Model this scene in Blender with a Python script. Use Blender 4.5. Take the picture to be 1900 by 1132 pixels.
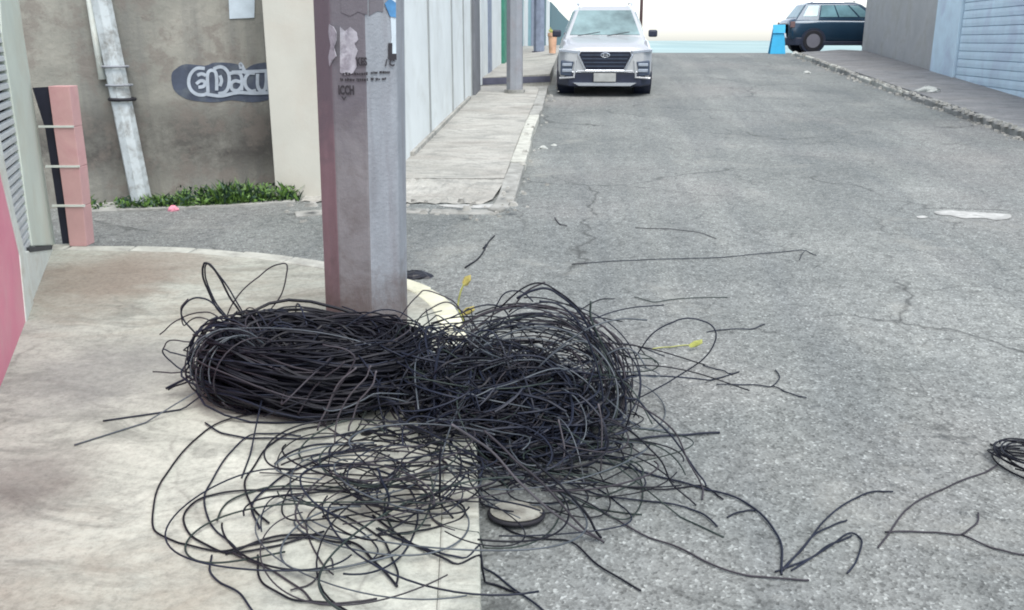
import bpy, math, random
import numpy as np
from mathutils import Vector
random.seed(7); rng = np.random.default_rng(11)
SC = bpy.context.scene
for o in list(bpy.data.objects): bpy.data.objects.remove(o)
R_ = math.radians
# ------------------------------------------------------------ camera, sky, sun, exposure
S = 0.0577                                    # the street climbs away from the camera
HC, PITCH, YAW, FPX = 2.104, 16.1, 4.55, 1700.0
CAM = np.array([0.0, 0.0, HC])
cd = bpy.data.cameras.new('camera'); cam = bpy.data.objects.new('camera', cd); SC.collection.objects.link(cam)
cam.location = CAM; cam.rotation_euler = (R_(90 - PITCH), 0, R_(YAW))
cd.sensor_width = 36; cd.lens = 36 * FPX / 1900; cd.clip_start = 0.05; cd.clip_end = 6000
SC.camera = cam; SC.render.resolution_x = 1024; SC.render.resolution_y = 610
SUN_EL, SUN_AZ = 62, 150                       # azimuth measured from +Y towards +X
w = bpy.data.worlds.new('World'); SC.world = w; w.use_nodes = True
wn = w.node_tree; bg = wn.nodes['Background']
sky = wn.nodes.new('ShaderNodeTexSky'); sky.sky_type = 'NISHITA'; sky.sun_disc = False
sky.sun_elevation = R_(SUN_EL); sky.sun_rotation = R_(SUN_AZ); sky.air_density = 1.0; sky.dust_density = 1.0; sky.ozone_density = 1.0
hs = wn.nodes.new('ShaderNodeHueSaturation'); hs.inputs['Saturation'].default_value = 0.42   # thin overcast
wn.links.new(sky.outputs[0], hs.inputs['Color']); wn.links.new(hs.outputs[0], bg.inputs[0]); bg.inputs[1].default_value = 0.128
sl = bpy.data.lights.new('sun', 'SUN'); sun = bpy.data.objects.new('sun', sl); SC.collection.objects.link(sun)
sl.energy = 1.9; sl.angle = R_(50); sl.color = (1.0, 0.96, 0.89)
sd = Vector((math.sin(R_(SUN_AZ)) * math.cos(R_(SUN_EL)), math.cos(R_(SUN_AZ)) * math.cos(R_(SUN_EL)), math.sin(R_(SUN_EL))))
sun.rotation_euler = sd.to_track_quat('Z', 'Y').to_euler(); sun.location = (5, 5, 20)
SC.view_settings.view_transform = 'Standard'; SC.view_settings.look = 'None'
SC.view_settings.gamma = 1; SC.view_settings.use_curve_mapping = False
SC.view_settings.exposure = 1.18
SC.cycles.filter_width = 1.9
# ------------------------------------------------------------ surveying helpers (photo pixel -> place)
_p, _y = R_(PITCH), R_(YAW)
_F = np.array([-math.sin(_y) * math.cos(_p), math.cos(_y) * math.cos(_p), -math.sin(_p)])
_R = np.array([math.cos(_y), math.sin(_y), 0.0]); _U = np.cross(_R, _F)
def ray(px, py):
    d = _F + _R * (px - 950) / FPX + _U * (566 - py) / FPX
    return d
def G(px, py, h=0.0):                          # on the sloping ground, h above it
    d = ray(px, py); t = (h - HC) / (d[2] - S * d[1]); return CAM + d * t
def gz(x, y): return S * y
def V(px, py, n, q):                           # on the vertical plane through q with normal n
    d = ray(px, py); t = np.dot(q - CAM, n) / np.dot(d, n); return CAM + d * t
def plane(a, b, off=0.0):                      # vertical plane through ground points a,b ; off > 0 = towards camera
    u = (b - a) * np.array([1, 1, 0]); u /= np.linalg.norm(u); n = np.array([u[1], -u[0], 0.0])
    if np.dot(CAM - a, n) < 0: n = -n
    return n, a + n * off, u
KH = 0.12
# ------------------------------------------------------------ materials
def newmat(name):
    m = bpy.data.materials.new(name); m.use_nodes = True; return m, m.node_tree.nodes, m.node_tree.links
def noise(N, L, co, scale, detail=4, rough=0.6, dist=0.0):
    n = N.new('ShaderNodeTexNoise'); n.inputs['Scale'].default_value = scale; n.inputs['Detail'].default_value = detail
    n.inputs['Roughness'].default_value = rough; n.inputs['Distortion'].default_value = dist
    L.new(co, n.inputs['Vector']); return n.outputs['Fac']
def ramp(N, L, src, stops):
    r = N.new('ShaderNodeValToRGB'); e = r.color_ramp.elements
    while len(e) < len(stops): e.new(0.5)
    for i, (p, c) in enumerate(stops):
        e[i].position = p; e[i].color = (c, c, c, 1) if not hasattr(c, '__len__') else (*c, 1)
    L.new(src, r.inputs[0]); return r.outputs[0]
def mix(N, L, f, a, b, mode='MIX'):
    m = N.new('ShaderNodeMix'); m.data_type = 'RGBA'; m.blend_type = mode; m.clamp_factor = True
    for s, v in ((0, f), (6, a), (7, b)):
        if isinstance(v, (int, float)): m.inputs[s].default_value = v
        elif isinstance(v, tuple): m.inputs[s].default_value = (*v, 1)
        else: L.new(v, m.inputs[s])
    return m.outputs[2]
def coords(N, kind='Object', sc=(1, 1, 1), L=None):
    t = N.new('ShaderNodeTexCoord') if kind != 'World' else N.new('ShaderNodeNewGeometry')
    out = t.outputs['Position'] if kind == 'World' else t.outputs[kind]
    if sc != (1, 1, 1):
        m = N.new('ShaderNodeMapping'); m.inputs['Scale'].default_value = sc; L.new(out, m.inputs['Vector']); out = m.outputs[0]
    return out
def plain(name, col, rough=0.6, var=0.25, scale=6.0, bump=0.1, metal=0.0, spec=0.5, dirt=None, dscale=2.0, damt=0.5, bscale=40, stretch=(1, 1, 1), coat=0):
    m, N, L = newmat(name); b = N['Principled BSDF']; co = coords(N, 'World', stretch, L)
    f = ramp(N, L, noise(N, L, co, scale, 5), [(0.3, 0.0), (0.7, 1.0)])
    lo = tuple(c * (1 - var) for c in col); hi = tuple(min(1, c * (1 + var * 0.6)) for c in col)
    c = mix(N, L, f, lo, hi)
    if dirt:
        g = ramp(N, L, noise(N, L, co, dscale, 7, 0.65, 0.4), [(0.48, 0.0), (0.66, damt)])
        c = mix(N, L, g, c, dirt)
    L.new(c, b.inputs['Base Color']); b.inputs['Roughness'].default_value = rough; b.inputs['Metallic'].default_value = metal
    b.inputs['Specular IOR Level'].default_value = spec; b.inputs['Coat Weight'].default_value = coat
    if bump:
        bp = N.new('ShaderNodeBump'); bp.inputs['Strength'].default_value = bump; bp.inputs['Distance'].default_value = 0.01
        L.new(noise(N, L, coords(N, 'World'), bscale, 6, 0.7), bp.inputs['Height']); L.new(bp.outputs[0], b.inputs['Normal'])
    return m
def mat_asphalt():
    m, N, L = newmat('worn_asphalt'); b = N['Principled BSDF']; co = coords(N, 'World')
    big = ramp(N, L, noise(N, L, co, 0.55, 6, 0.6, 0.3), [(0.32, (0.140, 0.153, 0.150)), (0.68, (0.228, 0.242, 0.234))])
    st = N.new('ShaderNodeMapping'); st.inputs['Scale'].default_value = (2.2, 0.16, 1); st.inputs['Rotation'].default_value = (0, 0, R_(-4)); L.new(co, st.inputs['Vector'])
    streak = ramp(N, L, noise(N, L, st.outputs[0], 1.0, 5, 0.6, 0.2), [(0.40, 0.0), (0.70, 0.55)])
    c = mix(N, L, streak, big, (0.105, 0.118, 0.125))
    warm = ramp(N, L, noise(N, L, co, 0.28, 3), [(0.5, 0.0), (0.72, 0.55)])
    c = mix(N, L, warm, c, (0.190, 0.184, 0.180))
    vo = N.new('ShaderNodeTexVoronoi'); vo.inputs['Scale'].default_value = 85; L.new(co, vo.inputs['Vector'])
    grit = ramp(N, L, vo.outputs['Color'], [(0.10, 0.45), (0.45, 0.98), (0.75, 1.05), (0.93, 1.9)])
    c = mix(N, L, 0.85, c, grit, 'MULTIPLY')
    sp = ramp(N, L, noise(N, L, co, 14, 8, 0.78), [(0.34, 0.56), (0.50, 1.0), (0.68, 1.34)])
    c = mix(N, L, 0.8, c, sp, 'MULTIPLY')
    spots = ramp(N, L, noise(N, L, co, 5.5, 6, 0.75), [(0.62, 0.0), (0.70, 0.6)])
    c = mix(N, L, spots, c, (0.05, 0.056, 0.06))
    for csc, wid, amt in ((0.42, 0.007, 0.8), (1.3, 0.011, 0.55)):
        nn = N.new('ShaderNodeTexNoise'); nn.inputs['Scale'].default_value = 2.6; nn.inputs['Detail'].default_value = 7; L.new(co, nn.inputs['Vector'])
        wv = N.new('ShaderNodeMix'); wv.data_type = 'VECTOR'; wv.inputs[0].default_value = 0.3; L.new(co, wv.inputs[4]); L.new(nn.outputs['Color'], wv.inputs[5])
        cr = N.new('ShaderNodeTexVoronoi'); cr.feature = 'DISTANCE_TO_EDGE'; cr.inputs['Scale'].default_value = csc; L.new(wv.outputs[1], cr.inputs['Vector'])
        k1 = ramp(N, L, cr.outputs['Distance'], [(0.0, amt), (wid, 0.0)]); k2 = ramp(N, L, noise(N, L, co, 0.6 * csc + .4, 3), [(0.44, 0.0), (0.54, 1.0)])
        mu = N.new('ShaderNodeMath'); mu.operation = 'MULTIPLY'; L.new(k1, mu.inputs[0]); L.new(k2, mu.inputs[1]); c = mix(N, L, mu.outputs[0], c, (0.045, 0.048, 0.048))
    pale = ramp(N, L, noise(N, L, co, 0.9, 7, 0.7, 0.6), [(0.58, 0.0), (0.70, 0.45)]); c = mix(N, L, pale, c, (0.27, 0.275, 0.255))
    L.new(c, b.inputs['Base Color']); b.inputs['Roughness'].default_value = 0.86; b.inputs['Specular IOR Level'].default_value = 0.35
    bp = N.new('ShaderNodeBump'); bp.inputs['Strength'].default_value = 0.55; bp.inputs['Distance'].default_value = 0.006
    L.new(vo.outputs['Distance'], bp.inputs['Height'])
    bp2 = N.new('ShaderNodeBump'); bp2.inputs['Strength'].default_value = 0.5; bp2.inputs['Distance'].default_value = 0.03
    L.new(noise(N, L, co, 4.0, 6, 0.7), bp2.inputs['Height']); L.new(bp.outputs[0], bp2.inputs['Normal']); L.new(bp2.outputs[0], b.inputs['Normal'])
    return m
def mat_concrete(name, a, bcol, stain, brown, bamt=0.5, sc=1.0, patch=None):
    m, N, L = newmat(name); b = N['Principled BSDF']; co = coords(N, 'World', (0.75, 1.5, 1), L); co1 = coords(N, 'World')
    c = mix(N, L, ramp(N, L, noise(N, L, co, 1.3 * sc, 7, 0.62, 0.5), [(0.33, 0.0), (0.66, 1.0)]), a, bcol)
    c = mix(N, L, ramp(N, L, noise(N, L, co, 2.6 * sc, 8, 0.7, 0.8), [(0.47, 0.0), (0.62, 0.75)]), c, stain)
    c = mix(N, L, ramp(N, L, noise(N, L, co, 0.75 * sc, 5, 0.7, 0.4), [(0.50, 0.0), (0.68, bamt)]), c, brown)
    for (qx, qy, qr, qc, qa) in (patch or []):
        vd = N.new('ShaderNodeVectorMath'); vd.operation = 'DISTANCE'; vd.inputs[1].default_value = (qx, qy, S * qy + .12); L.new(co1, vd.inputs[0])
        ad = N.new('ShaderNodeMath'); ad.operation = 'MULTIPLY_ADD'; ad.inputs[1].default_value = 1.3 * qr; L.new(noise(N, L, co, 3.2, 8, 0.72, 0.6), ad.inputs[0]); L.new(vd.outputs['Value'], ad.inputs[2])
        mr = N.new('ShaderNodeMapRange'); mr.inputs[1].default_value = qr * 1.75; mr.inputs[2].default_value = qr * 1.05; mr.inputs[3].default_value = 0; mr.inputs[4].default_value = qa; L.new(ad.outputs[0], mr.inputs[0])
        c = mix(N, L, mr.outputs[0], c, qc)
    c = mix(N, L, 0.8, c, ramp(N, L, noise(N, L, co1, 30, 9, 0.82), [(0.32, 0.62), (0.5, 1.0), (0.68, 1.25)]), 'MULTIPLY')
    c = mix(N, L, ramp(N, L, noise(N, L, co1, 9, 5, 0.75), [(0.66, 0.0), (0.76, 0.5)]), c, (0.10, 0.095, 0.085))
    cr = N.new('ShaderNodeTexVoronoi'); cr.feature = 'DISTANCE_TO_EDGE'; cr.inputs['Scale'].default_value = 0.55
    wv = N.new('ShaderNodeMix'); wv.data_type = 'VECTOR'; wv.inputs[0].default_value = 0.25
    nn = N.new('ShaderNodeTexNoise'); nn.inputs['Scale'].default_value = 2.2; nn.inputs['Detail'].default_value = 6; L.new(co1, nn.inputs['Vector'])
    L.new(co1, wv.inputs[4]); L.new(nn.outputs['Color'], wv.inputs[5]); L.new(wv.outputs[1], cr.inputs['Vector'])
    crk = ramp(N, L, cr.outputs['Distance'], [(0.0, 0.4), (0.006, 0.0)])
    brk = ramp(N, L, noise(N, L, co1, 1.1, 3), [(0.45, 0.0), (0.6, 1.0)]); cm = N.new('ShaderNodeMath'); cm.operation = 'MULTIPLY'; L.new(crk, cm.inputs[0]); L.new(brk, cm.inputs[1]); crk = cm.outputs[0]
    c = mix(N, L, crk, c, (0.10, 0.095, 0.09))
    L.new(c, b.inputs['Base Color']); b.inputs['Roughness'].default_value = 0.9; b.inputs['Specular IOR Level'].default_value = 0.25
    bp = N.new('ShaderNodeBump'); bp.inputs['Strength'].default_value = 0.5; bp.inputs['Distance'].default_value = 0.02
    L.new(noise(N, L, co1, 7, 9, 0.72), bp.inputs['Height']); L.new(bp.outputs[0], b.inputs['Normal'])
    return m
def mat_stained_wall():
    m, N, L = newmat('stained_render'); b = N['Principled BSDF']; co = coords(N, 'World')
    sx = N.new('ShaderNodeSeparateXYZ'); L.new(co, sx.inputs[0])
    c = mix(N, L, ramp(N, L, noise(N, L, co, 1.4, 6, 0.6, 0.3), [(0.3, 0.0), (0.7, 1.0)]), (0.205, 0.206, 0.184), (0.315, 0.308, 0.272))
    st = N.new('ShaderNodeMapping'); st.inputs['Scale'].default_value = (3.5, 3.5, 0.35); L.new(co, st.inputs['Vector'])
    c = mix(N, L, ramp(N, L, noise(N, L, st.outputs[0], 1.0, 5, 0.6), [(0.45, 0.0), (0.66, 0.7)]), c, (0.145, 0.148, 0.142))
    zz = N.new('ShaderNodeMapRange'); zz.inputs[1].default_value = 0.45; zz.inputs[2].default_value = 2.3; L.new(sx.outputs[2], zz.inputs[0])
    band = ramp(N, L, zz.outputs[0], [(0.0, 0.15), (0.16, 0.35), (0.28, 1.0), (0.46, 0.75), (0.60, 0.0)])
    blot = ramp(N, L, noise(N, L, co, 1.7, 9, 0.72, 0.15), [(0.32, 0.1), (0.54, 1.0)])
    mm = N.new('ShaderNodeMath'); mm.operation = 'MULTIPLY'; L.new(band, mm.inputs[0]); L.new(blot, mm.inputs[1])
    m2 = N.new('ShaderNodeMath'); m2.operation = 'MULTIPLY'; m2.inputs[1].default_value = 0.95; L.new(mm.outputs[0], m2.inputs[0])
    c = mix(N, L, m2.outputs[0], c, (0.075, 0.072, 0.068))
    low = ramp(N, L, noise(N, L, co, 3.4, 6, 0.7), [(0.50, 0.0), (0.60, 0.6)])
    c = mix(N, L, low, c, (0.17, 0.15, 0.135))
    L.new(c, b.inputs['Base Color']); b.inputs['Roughness'].default_value = 0.92; b.inputs['Specular IOR Level'].default_value = 0.2
    bp = N.new('ShaderNodeBump'); bp.inputs['Strength'].default_value = 0.5; bp.inputs['Distance'].default_value = 0.03
    L.new(noise(N, L, co, 9, 8, 0.7), bp.inputs['Height']); L.new(bp.outputs[0], b.inputs['Normal'])
    return m
M = {}
M['asphalt'] = mat_asphalt()
M['walk'] = mat_concrete('pale_walk_concrete', (0.300, 0.318, 0.282), (0.44, 0.455, 0.405), (0.19, 0.20, 0.18), (0.25, 0.215, 0.17), 0.5, patch=[(G(190, 545)[0], G(190, 545)[1], .75, (0.225, 0.18, 0.145), .75), (G(300, 520)[0], G(300, 520)[1], .6, (0.24, 0.21, 0.18), .5), (G(230, 730)[0], G(230, 730)[1], .6, (0.20, 0.205, 0.20), .6), (G(60, 940)[0], G(60, 940)[1], .35, (0.15, 0.14, 0.13), .6)])
M['walk_far'] = mat_concrete('rough_walk_concrete', (0.28, 0.28, 0.26), (0.39, 0.39, 0.365), (0.20, 0.205, 0.195), (0.26, 0.235, 0.21), 0.4)
M['walk_grey'] = mat_concrete('grey_walk_concrete', (0.18, 0.185, 0.19), (0.26, 0.26, 0.26), (0.14, 0.145, 0.15), (0.21, 0.20, 0.19), 0.5)
M['stained'] = mat_stained_wall()
M['lidm'] = plain('dirty_lid_plastic', (0.33, 0.33, 0.29), 0.6, 0.3, 12, 0.2, dirt=(0.13, 0.12, 0.10), dscale=9, damt=0.8)
M['cream'] = plain('cream_wall_paint', (0.49, 0.49, 0.44), 0.85, 0.10, 1.2, 0.15, dirt=(0.42, 0.36, 0.30), dscale=1.3, damt=0.3)
M['white_wall'] = plain('pale_blue_white_paint', (0.62, 0.67, 0.68), 0.8, 0.10, 0.9, 0.15, dirt=(0.42, 0.44, 0.42), dscale=1.6, damt=0.35)
M['joint'] = plain('wall_joint_grey', (0.29, 0.31, 0.31), 0.85, 0.15, 3)
M['grey_trim'] = plain('grey_trim', (0.16, 0.17, 0.19), 0.8, 0.2, 3)
M['grey_wall'] = plain('grey_cement_wall', (0.41, 0.415, 0.41), 0.9, 0.14, 1.2, 0.3, dirt=(0.30, 0.29, 0.25), dscale=1.2, damt=0.55)
M['door_blue'] = plain('pale_blue_steel', (0.56, 0.72, 0.82), 0.55, 0.12, 2.0, 0.1, dirt=(0.38, 0.42, 0.56), dscale=1.0, damt=0.5)
M['greenish'] = plain('pale_green_cream_paint', (0.56, 0.62, 0.55), 0.8, 0.10, 1.5, 0.15, dirt=(0.47, 0.44, 0.34), dscale=2.0, damt=0.35)
M['pink'] = plain('pink_wall_paint', (0.66, 0.24, 0.32), 0.8, 0.14, 1.5, 0.15, dirt=(0.60, 0.34, 0.36), dscale=1.5, damt=0.5)
M['pink_pale'] = plain('faded_pink_paint', (0.54, 0.33, 0.325), 0.8, 0.14, 2.5, 0.15, dirt=(0.45, 0.22, 0.24), dscale=2.5, damt=0.5)
M['white_trim'] = plain('white_trim_paint', (0.62, 0.66, 0.62), 0.8, 0.12, 4, 0.15, dirt=(0.38, 0.34, 0.26), dscale=4, damt=0.5)
M['slat'] = plain('galvanised_slat', (0.52, 0.56, 0.57), 0.5, 0.12, 5, 0.05, 0.2)
M['slot'] = plain('slat_shadow_gap', (0.05, 0.055, 0.06), 0.9)
M['dark'] = plain('dark_opening', (0.012, 0.014, 0.03), 0.7)
M['cream_kerb'] = plain('cream_kerb_paint', (0.60, 0.60, 0.47), 0.85, 0.15, 6, 0.4, dirt=(0.33, 0.33, 0.27), dscale=4, damt=0.7)
M['kerb'] = plain('kerb_concrete', (0.30, 0.305, 0.29), 0.9, 0.25, 6, 0.6, dirt=(0.14, 0.14, 0.13), dscale=5, damt=0.7)
M['kerb_white'] = plain('whitewashed_kerb', (0.44, 0.45, 0.41), 0.9, 0.2, 8, 0.6, dirt=(0.25, 0.25, 0.23), dscale=6, damt=0.7)
M['pole'] = plain('pole_concrete', (0.245, 0.268, 0.300), 0.85, 0.16, 9, 0.6, dirt=(0.165, 0.17, 0.19), dscale=2.5, damt=0.55, stretch=(1, 1, 0.35))  # bluish light grey of the lit right faces, light put into the colour
M['pole_mid'] = plain('pole_concrete_shaded_worn', (0.190, 0.188, 0.198), 0.85, 0.16, 6, 0.35, dirt=(0.10, 0.09, 0.09), dscale=4, damt=0.6)  # middle faces' shade against the right-lit side put into the colour, plus wear
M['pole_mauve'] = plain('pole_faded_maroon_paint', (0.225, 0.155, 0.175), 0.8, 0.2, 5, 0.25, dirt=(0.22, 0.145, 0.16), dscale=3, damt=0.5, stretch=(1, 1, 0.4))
M['pole_grime'] = plain('pole_glue_grime', (0.130, 0.125, 0.142), 0.85, 0.22, 8, 0.35, dirt=(0.16, 0.17, 0.18), dscale=4, damt=0.6)
M['pole_far'] = plain('far_pole_concrete', (0.25, 0.27, 0.30), 0.85, 0.15, 4, 0.2, dirt=(0.2, 0.18, 0.19), dscale=4, damt=0.5)
M['whitewash'] = plain('peeling_whitewash', (0.46, 0.51, 0.53), 0.85, 0.15, 5, 0.3, dirt=(0.20, 0.20, 0.19), dscale=7, damt=0.85)
M['paper'] = plain('weathered_paper', (0.50, 0.58, 0.64), 0.8, 0.12, 9, 0.05)
M['torn'] = plain('torn_paper', (0.36, 0.36, 0.40), 0.85, 0.25, 22, 0.1, dirt=(0.17, 0.16, 0.19), dscale=20, damt=0.8)
M['ink'] = plain('black_ink', (0.022, 0.02, 0.026), 0.7)
M['poster_blue'] = plain('blue_poster', (0.06, 0.20, 0.40), 0.6, 0.3, 12)
M['navy_spray'] = plain('navy_spray_paint', (0.055, 0.070, 0.105), 0.8, 0.35, 6, 0.1, dirt=(0.12, 0.14, 0.15), dscale=7, damt=0.5)
M['pale_spray'] = plain('pale_spray_paint', (0.36, 0.41, 0.47), 0.8, 0.2, 9)
def wiremat(name, col, rough, spec=0.22): return plain(name, col, rough, 0.35, 5, 0, spec=spec)
M['w0'] = wiremat('black_cable_sheath', (0.007, 0.008, 0.014), 0.5)
M['w1'] = wiremat('blue_black_cable_sheath', (0.012, 0.016, 0.030), 0.5)
M['w2'] = wiremat('dusty_cable_sheath', (0.038, 0.035, 0.044), 0.6)
M['w3'] = wiremat('greenish_cable_sheath', (0.024, 0.036, 0.034), 0.5)
M['w4'] = wiremat('faded_grey_cable_sheath', (0.085, 0.080, 0.092), 0.6)
M['w5'] = wiremat('sheen_grey_cable_sheath', (0.060, 0.074, 0.090), 0.5, 0.5)  # lighter bluish grey base stands in for sheen on dusty strands
WM = ['w0', 'w0', 'w0', 'w1', 'w1', 'w3', 'w2', 'w1', 'w5', 'w0', 'w5', 'w2']
M['leafg'] = plain('weed_leaf', (0.095, 0.190, 0.035), 0.6, 0.5, 9, 0)
M['leafd'] = plain('weed_leaf_dark', (0.022, 0.058, 0.032), 0.6, 0.5, 9, 0)
M['yellow'] = plain('yellow_plastic', (0.40, 0.34, 0.10), 0.5, 0.3, 30)
M['yleaf'] = plain('yellow_green_leaf', (0.36, 0.38, 0.10), 0.6, 0.3, 30)
M['silver'] = plain('silver_car_paint', (0.50, 0.52, 0.54), 0.28, 0.03, 2, 0, 0.35, coat=0.6)
M['teal'] = plain('dark_teal_car_paint', (0.008, 0.038, 0.075), 0.25, 0.05, 2, 0, 0.3, coat=0.8)
M['cladding'] = plain('black_plastic', (0.016, 0.022, 0.045), 0.5)
M['grille'] = plain('dark_grille', (0.010, 0.014, 0.03), 0.45, spec=0.4)
M['chrome'] = plain('chrome', (0.62, 0.66, 0.72), 0.22, 0.05, 3, 0, 0.8)
M['lamp'] = plain('headlamp_glass', (0.38, 0.43, 0.50), 0.12, 0.2, 40, 0, 0.3)
M['lampdark'] = plain('headlamp_bezel', (0.05, 0.07, 0.11), 0.3)
M['glass'] = plain('windscreen_glass', (0.20, 0.29, 0.30), 0.08, 0.6, 1.3, 0, 0.1, spec=0.9)  # pale opaque base stands in for the reflected sky
M['glass_teal'] = plain('tinted_glass', (0.16, 0.30, 0.34), 0.08, 0.4, 2.0, 0, 0.1, spec=0.9)
M['tyre'] = plain('tyre_rubber', (0.012, 0.012, 0.018), 0.7)
M['rim'] = plain('alloy_rim', (0.30, 0.29, 0.33), 0.35, 0.1, 5, 0, 0.6)
M['plate'] = plain('number_plate', (0.36, 0.37, 0.36), 0.5)
M['signblue'] = plain('bright_blue_plastic', (0.04, 0.42, 0.72), 0.4, 0.15, 3)
M['peach'] = plain('peach_planter', (0.66, 0.40, 0.27), 0.8, 0.2, 6)
M['green_paint'] = plain('green_pillar_paint', (0.04, 0.20, 0.14), 0.7)
M['turq'] = plain('turquoise_panel', (0.10, 0.28, 0.34), 0.5, 0.35, 3)
M['tealdark'] = plain('dark_teal_panel', (0.025, 0.10, 0.13), 0.6)
M['greyblue'] = plain('grey_blue_panel', (0.20, 0.24, 0.32), 0.7)
M['riser'] = plain('dark_step_paint', (0.085, 0.09, 0.13), 0.85)
M['bagw'] = plain('white_plastic_bag', (0.40, 0.42, 0.40), 0.5, 0.15, 20)
M['rubble'] = plain('kerb_rubble', (0.30, 0.30, 0.28), 0.9, 0.4, 12, 0.3)
M['lumpk'] = plain('black_gutter_lump', (0.008, 0.009, 0.016), 0.4)
M['far'] = plain('far_pale_ground', (0.27, 0.37, 0.375), 0.9, 0.22, 0.05, 0, dirt=(0.20, 0.30, 0.32), dscale=0.035, damt=0.6, stretch=(0.25, 1, 1))  # pale cyan base stands in for distant haze
M['roadpaint'] = plain('worn_white_paint', (0.40, 0.41, 0.40), 0.85, 0.3, 14, 0.1, dirt=(0.22, 0.225, 0.22), dscale=6, damt=0.8)
M['rust'] = plain('rusty_pipe', (0.16, 0.10, 0.10), 0.8)
for mn in ('pole', 'pole_mid', 'pole_mauve'):          # mud and rust splashed round the foot, streaks higher up
    N, L = M[mn].node_tree.nodes, M[mn].node_tree.links; b = N['Principled BSDF']; src = b.inputs['Base Color'].links[0].from_socket
    co = coords(N, 'World'); sx = N.new('ShaderNodeSeparateXYZ'); L.new(co, sx.inputs[0])
    ad = N.new('ShaderNodeMath'); ad.operation = 'MULTIPLY_ADD'; ad.inputs[1].default_value = -0.9; L.new(noise(N, L, co, 6, 7, 0.7, 0.5), ad.inputs[0]); L.new(sx.outputs[2], ad.inputs[2])
    r = ramp(N, L, ad.outputs[0], [(0.05, 0.8), (0.42, 0.0)]); c = mix(N, L, r, src, (0.085, 0.06, 0.055))
    if mn != 'pole':
        ag = N.new('ShaderNodeMath'); ag.operation = 'MULTIPLY_ADD'; ag.inputs[1].default_value = 0.9; L.new(noise(N, L, co, 5, 6, 0.7, 0.5), ag.inputs[0]); L.new(sx.outputs[2], ag.inputs[2])
        mg = N.new('ShaderNodeMapRange'); mg.inputs[1].default_value = 1.85; mg.inputs[2].default_value = 2.25; mg.inputs[4].default_value = 0.75; L.new(ag.outputs[0], mg.inputs[0]); c = mix(N, L, mg.outputs[0], c, (0.105, 0.098, 0.118))
    st = N.new('ShaderNodeMapping'); st.inputs['Scale'].default_value = (14, 14, 0.8); L.new(co, st.inputs['Vector'])
    c = mix(N, L, ramp(N, L, noise(N, L, st.outputs[0], 1.0, 4, 0.6), [(0.5, 0.0), (0.75, 0.45)]), c, (0.14, 0.13, 0.145)); L.new(c, b.inputs['Base Color'])
# ------------------------------------------------------------ mesh helpers
def link(o): SC.collection.objects.link(o); return o
def rootloc(p):
    v = np.zeros(3)
    while p is not None: v += np.array(p.location); p = p.parent
    return v
def tag(o, label=None, cat=None, group=None, kind=None):
    if label: o['label'] = label
    if cat: o['category'] = cat
    if group: o['group'] = group
    if kind: o['kind'] = kind
    return o
def obj(name, verts, faces, mat, parent=None, local=False, smooth=False, bevel=0, mats=None, mi=None):
    v = np.asarray(verts, float)
    me = bpy.data.meshes.new(name)
    o = bpy.data.objects.new(name, me)
    if parent is not None:
        if not local: v = v - rootloc(parent)
        o.parent = parent
    else:
        c = np.array([v[:, 0].mean(), v[:, 1].mean(), v[:, 2].min()]); v = v - c; o.location = c
    me.from_pydata(v.tolist(), [], [list(map(int, f)) for f in faces]); me.update()
    for m in (mats or [mat]): me.materials.append(M[m])
    if mi is not None:
        for p, k in zip(me.polygons, mi): p.material_index = k
    if smooth: me.polygons.foreach_set('use_smooth', [True] * len(me.polygons))
    link(o)
    if bevel:
        b = o.modifiers.new('bevel', 'BEVEL'); b.width = bevel; b.segments = 2; b.limit_method = 'ANGLE'
    return o
def empty(name, loc, label=None, cat=None, group=None, kind=None, rz=0):
    e = bpy.data.objects.new(name, None); e.location = [float(x) for x in loc]; e.rotation_euler = (0, 0, rz); e.empty_display_size = 0.1
    link(e); return tag(e, label, cat, group, kind)
class MB:
    def __init__(s): s.v = []; s.f = []; s.mi = []
    def add(s, v, f, m=0):
        n = len(s.v); s.v += [tuple(map(float, p)) for p in v]; s.f += [[i + n for i in q] for q in f]; s.mi += [m] * len(f); return s
    def box(s, x0, x1, y0, y1, z0, z1, m=0):
        return s.add([(x0, y0, z0), (x1, y0, z0), (x1, y1, z0), (x0, y1, z0), (x0, y0, z1), (x1, y0, z1), (x1, y1, z1), (x0, y1, z1)],
                     [(0, 3, 2, 1), (4, 5, 6, 7), (0, 1, 5, 4), (1, 2, 6, 5), (2, 3, 7, 6), (3, 0, 4, 7)], m)
    def prism(s, pts, off, m=0):                 # polygon pts pushed along off
        n = len(pts); a = [np.array(p, float) for p in pts]; b = [p + off for p in a]
        f = [list(range(n)), list(range(2 * n - 1, n - 1, -1))] + [[(i + 1) % n, i, n + i, n + (i + 1) % n] for i in range(n)]
        return s.add(a + b, f, m)
    def go(s, name, mat, parent=None, **k):
        if k.get('mats'): k['mi'] = s.mi
        return obj(name, s.v, s.f, mat, parent, **k)
def slab(pxs, pl, thick):                        # polygon given by photo pixels on a vertical plane, real thickness behind it
    n, q, u = pl; return MB().prism([V(x, y, n, q) for x, y in pxs], -n * thick)
def catmull(P, k=6, closed=False):
    P = np.asarray(P, float); n = len(P)
    if closed: Q = np.vstack([P[-1], P, P[0], P[1]])
    else: Q = np.vstack([2 * P[0] - P[1], P, 2 * P[-1] - P[-2]])
    out = []; t = np.linspace(0, 1, k, endpoint=False)[:, None]
    for i in range(1, len(Q) - 2):
        a, b, c, d = Q[i - 1], Q[i], Q[i + 1], Q[i + 2]
        out.append(0.5 * ((2 * b) + (-a + c) * t + (2 * a - 5 * b + 4 * c - d) * t ** 2 + (-a + 3 * b - 3 * c + d) * t ** 3))
    out = np.vstack(out)
    return out if closed else np.vstack([out, P[-1]])
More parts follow.
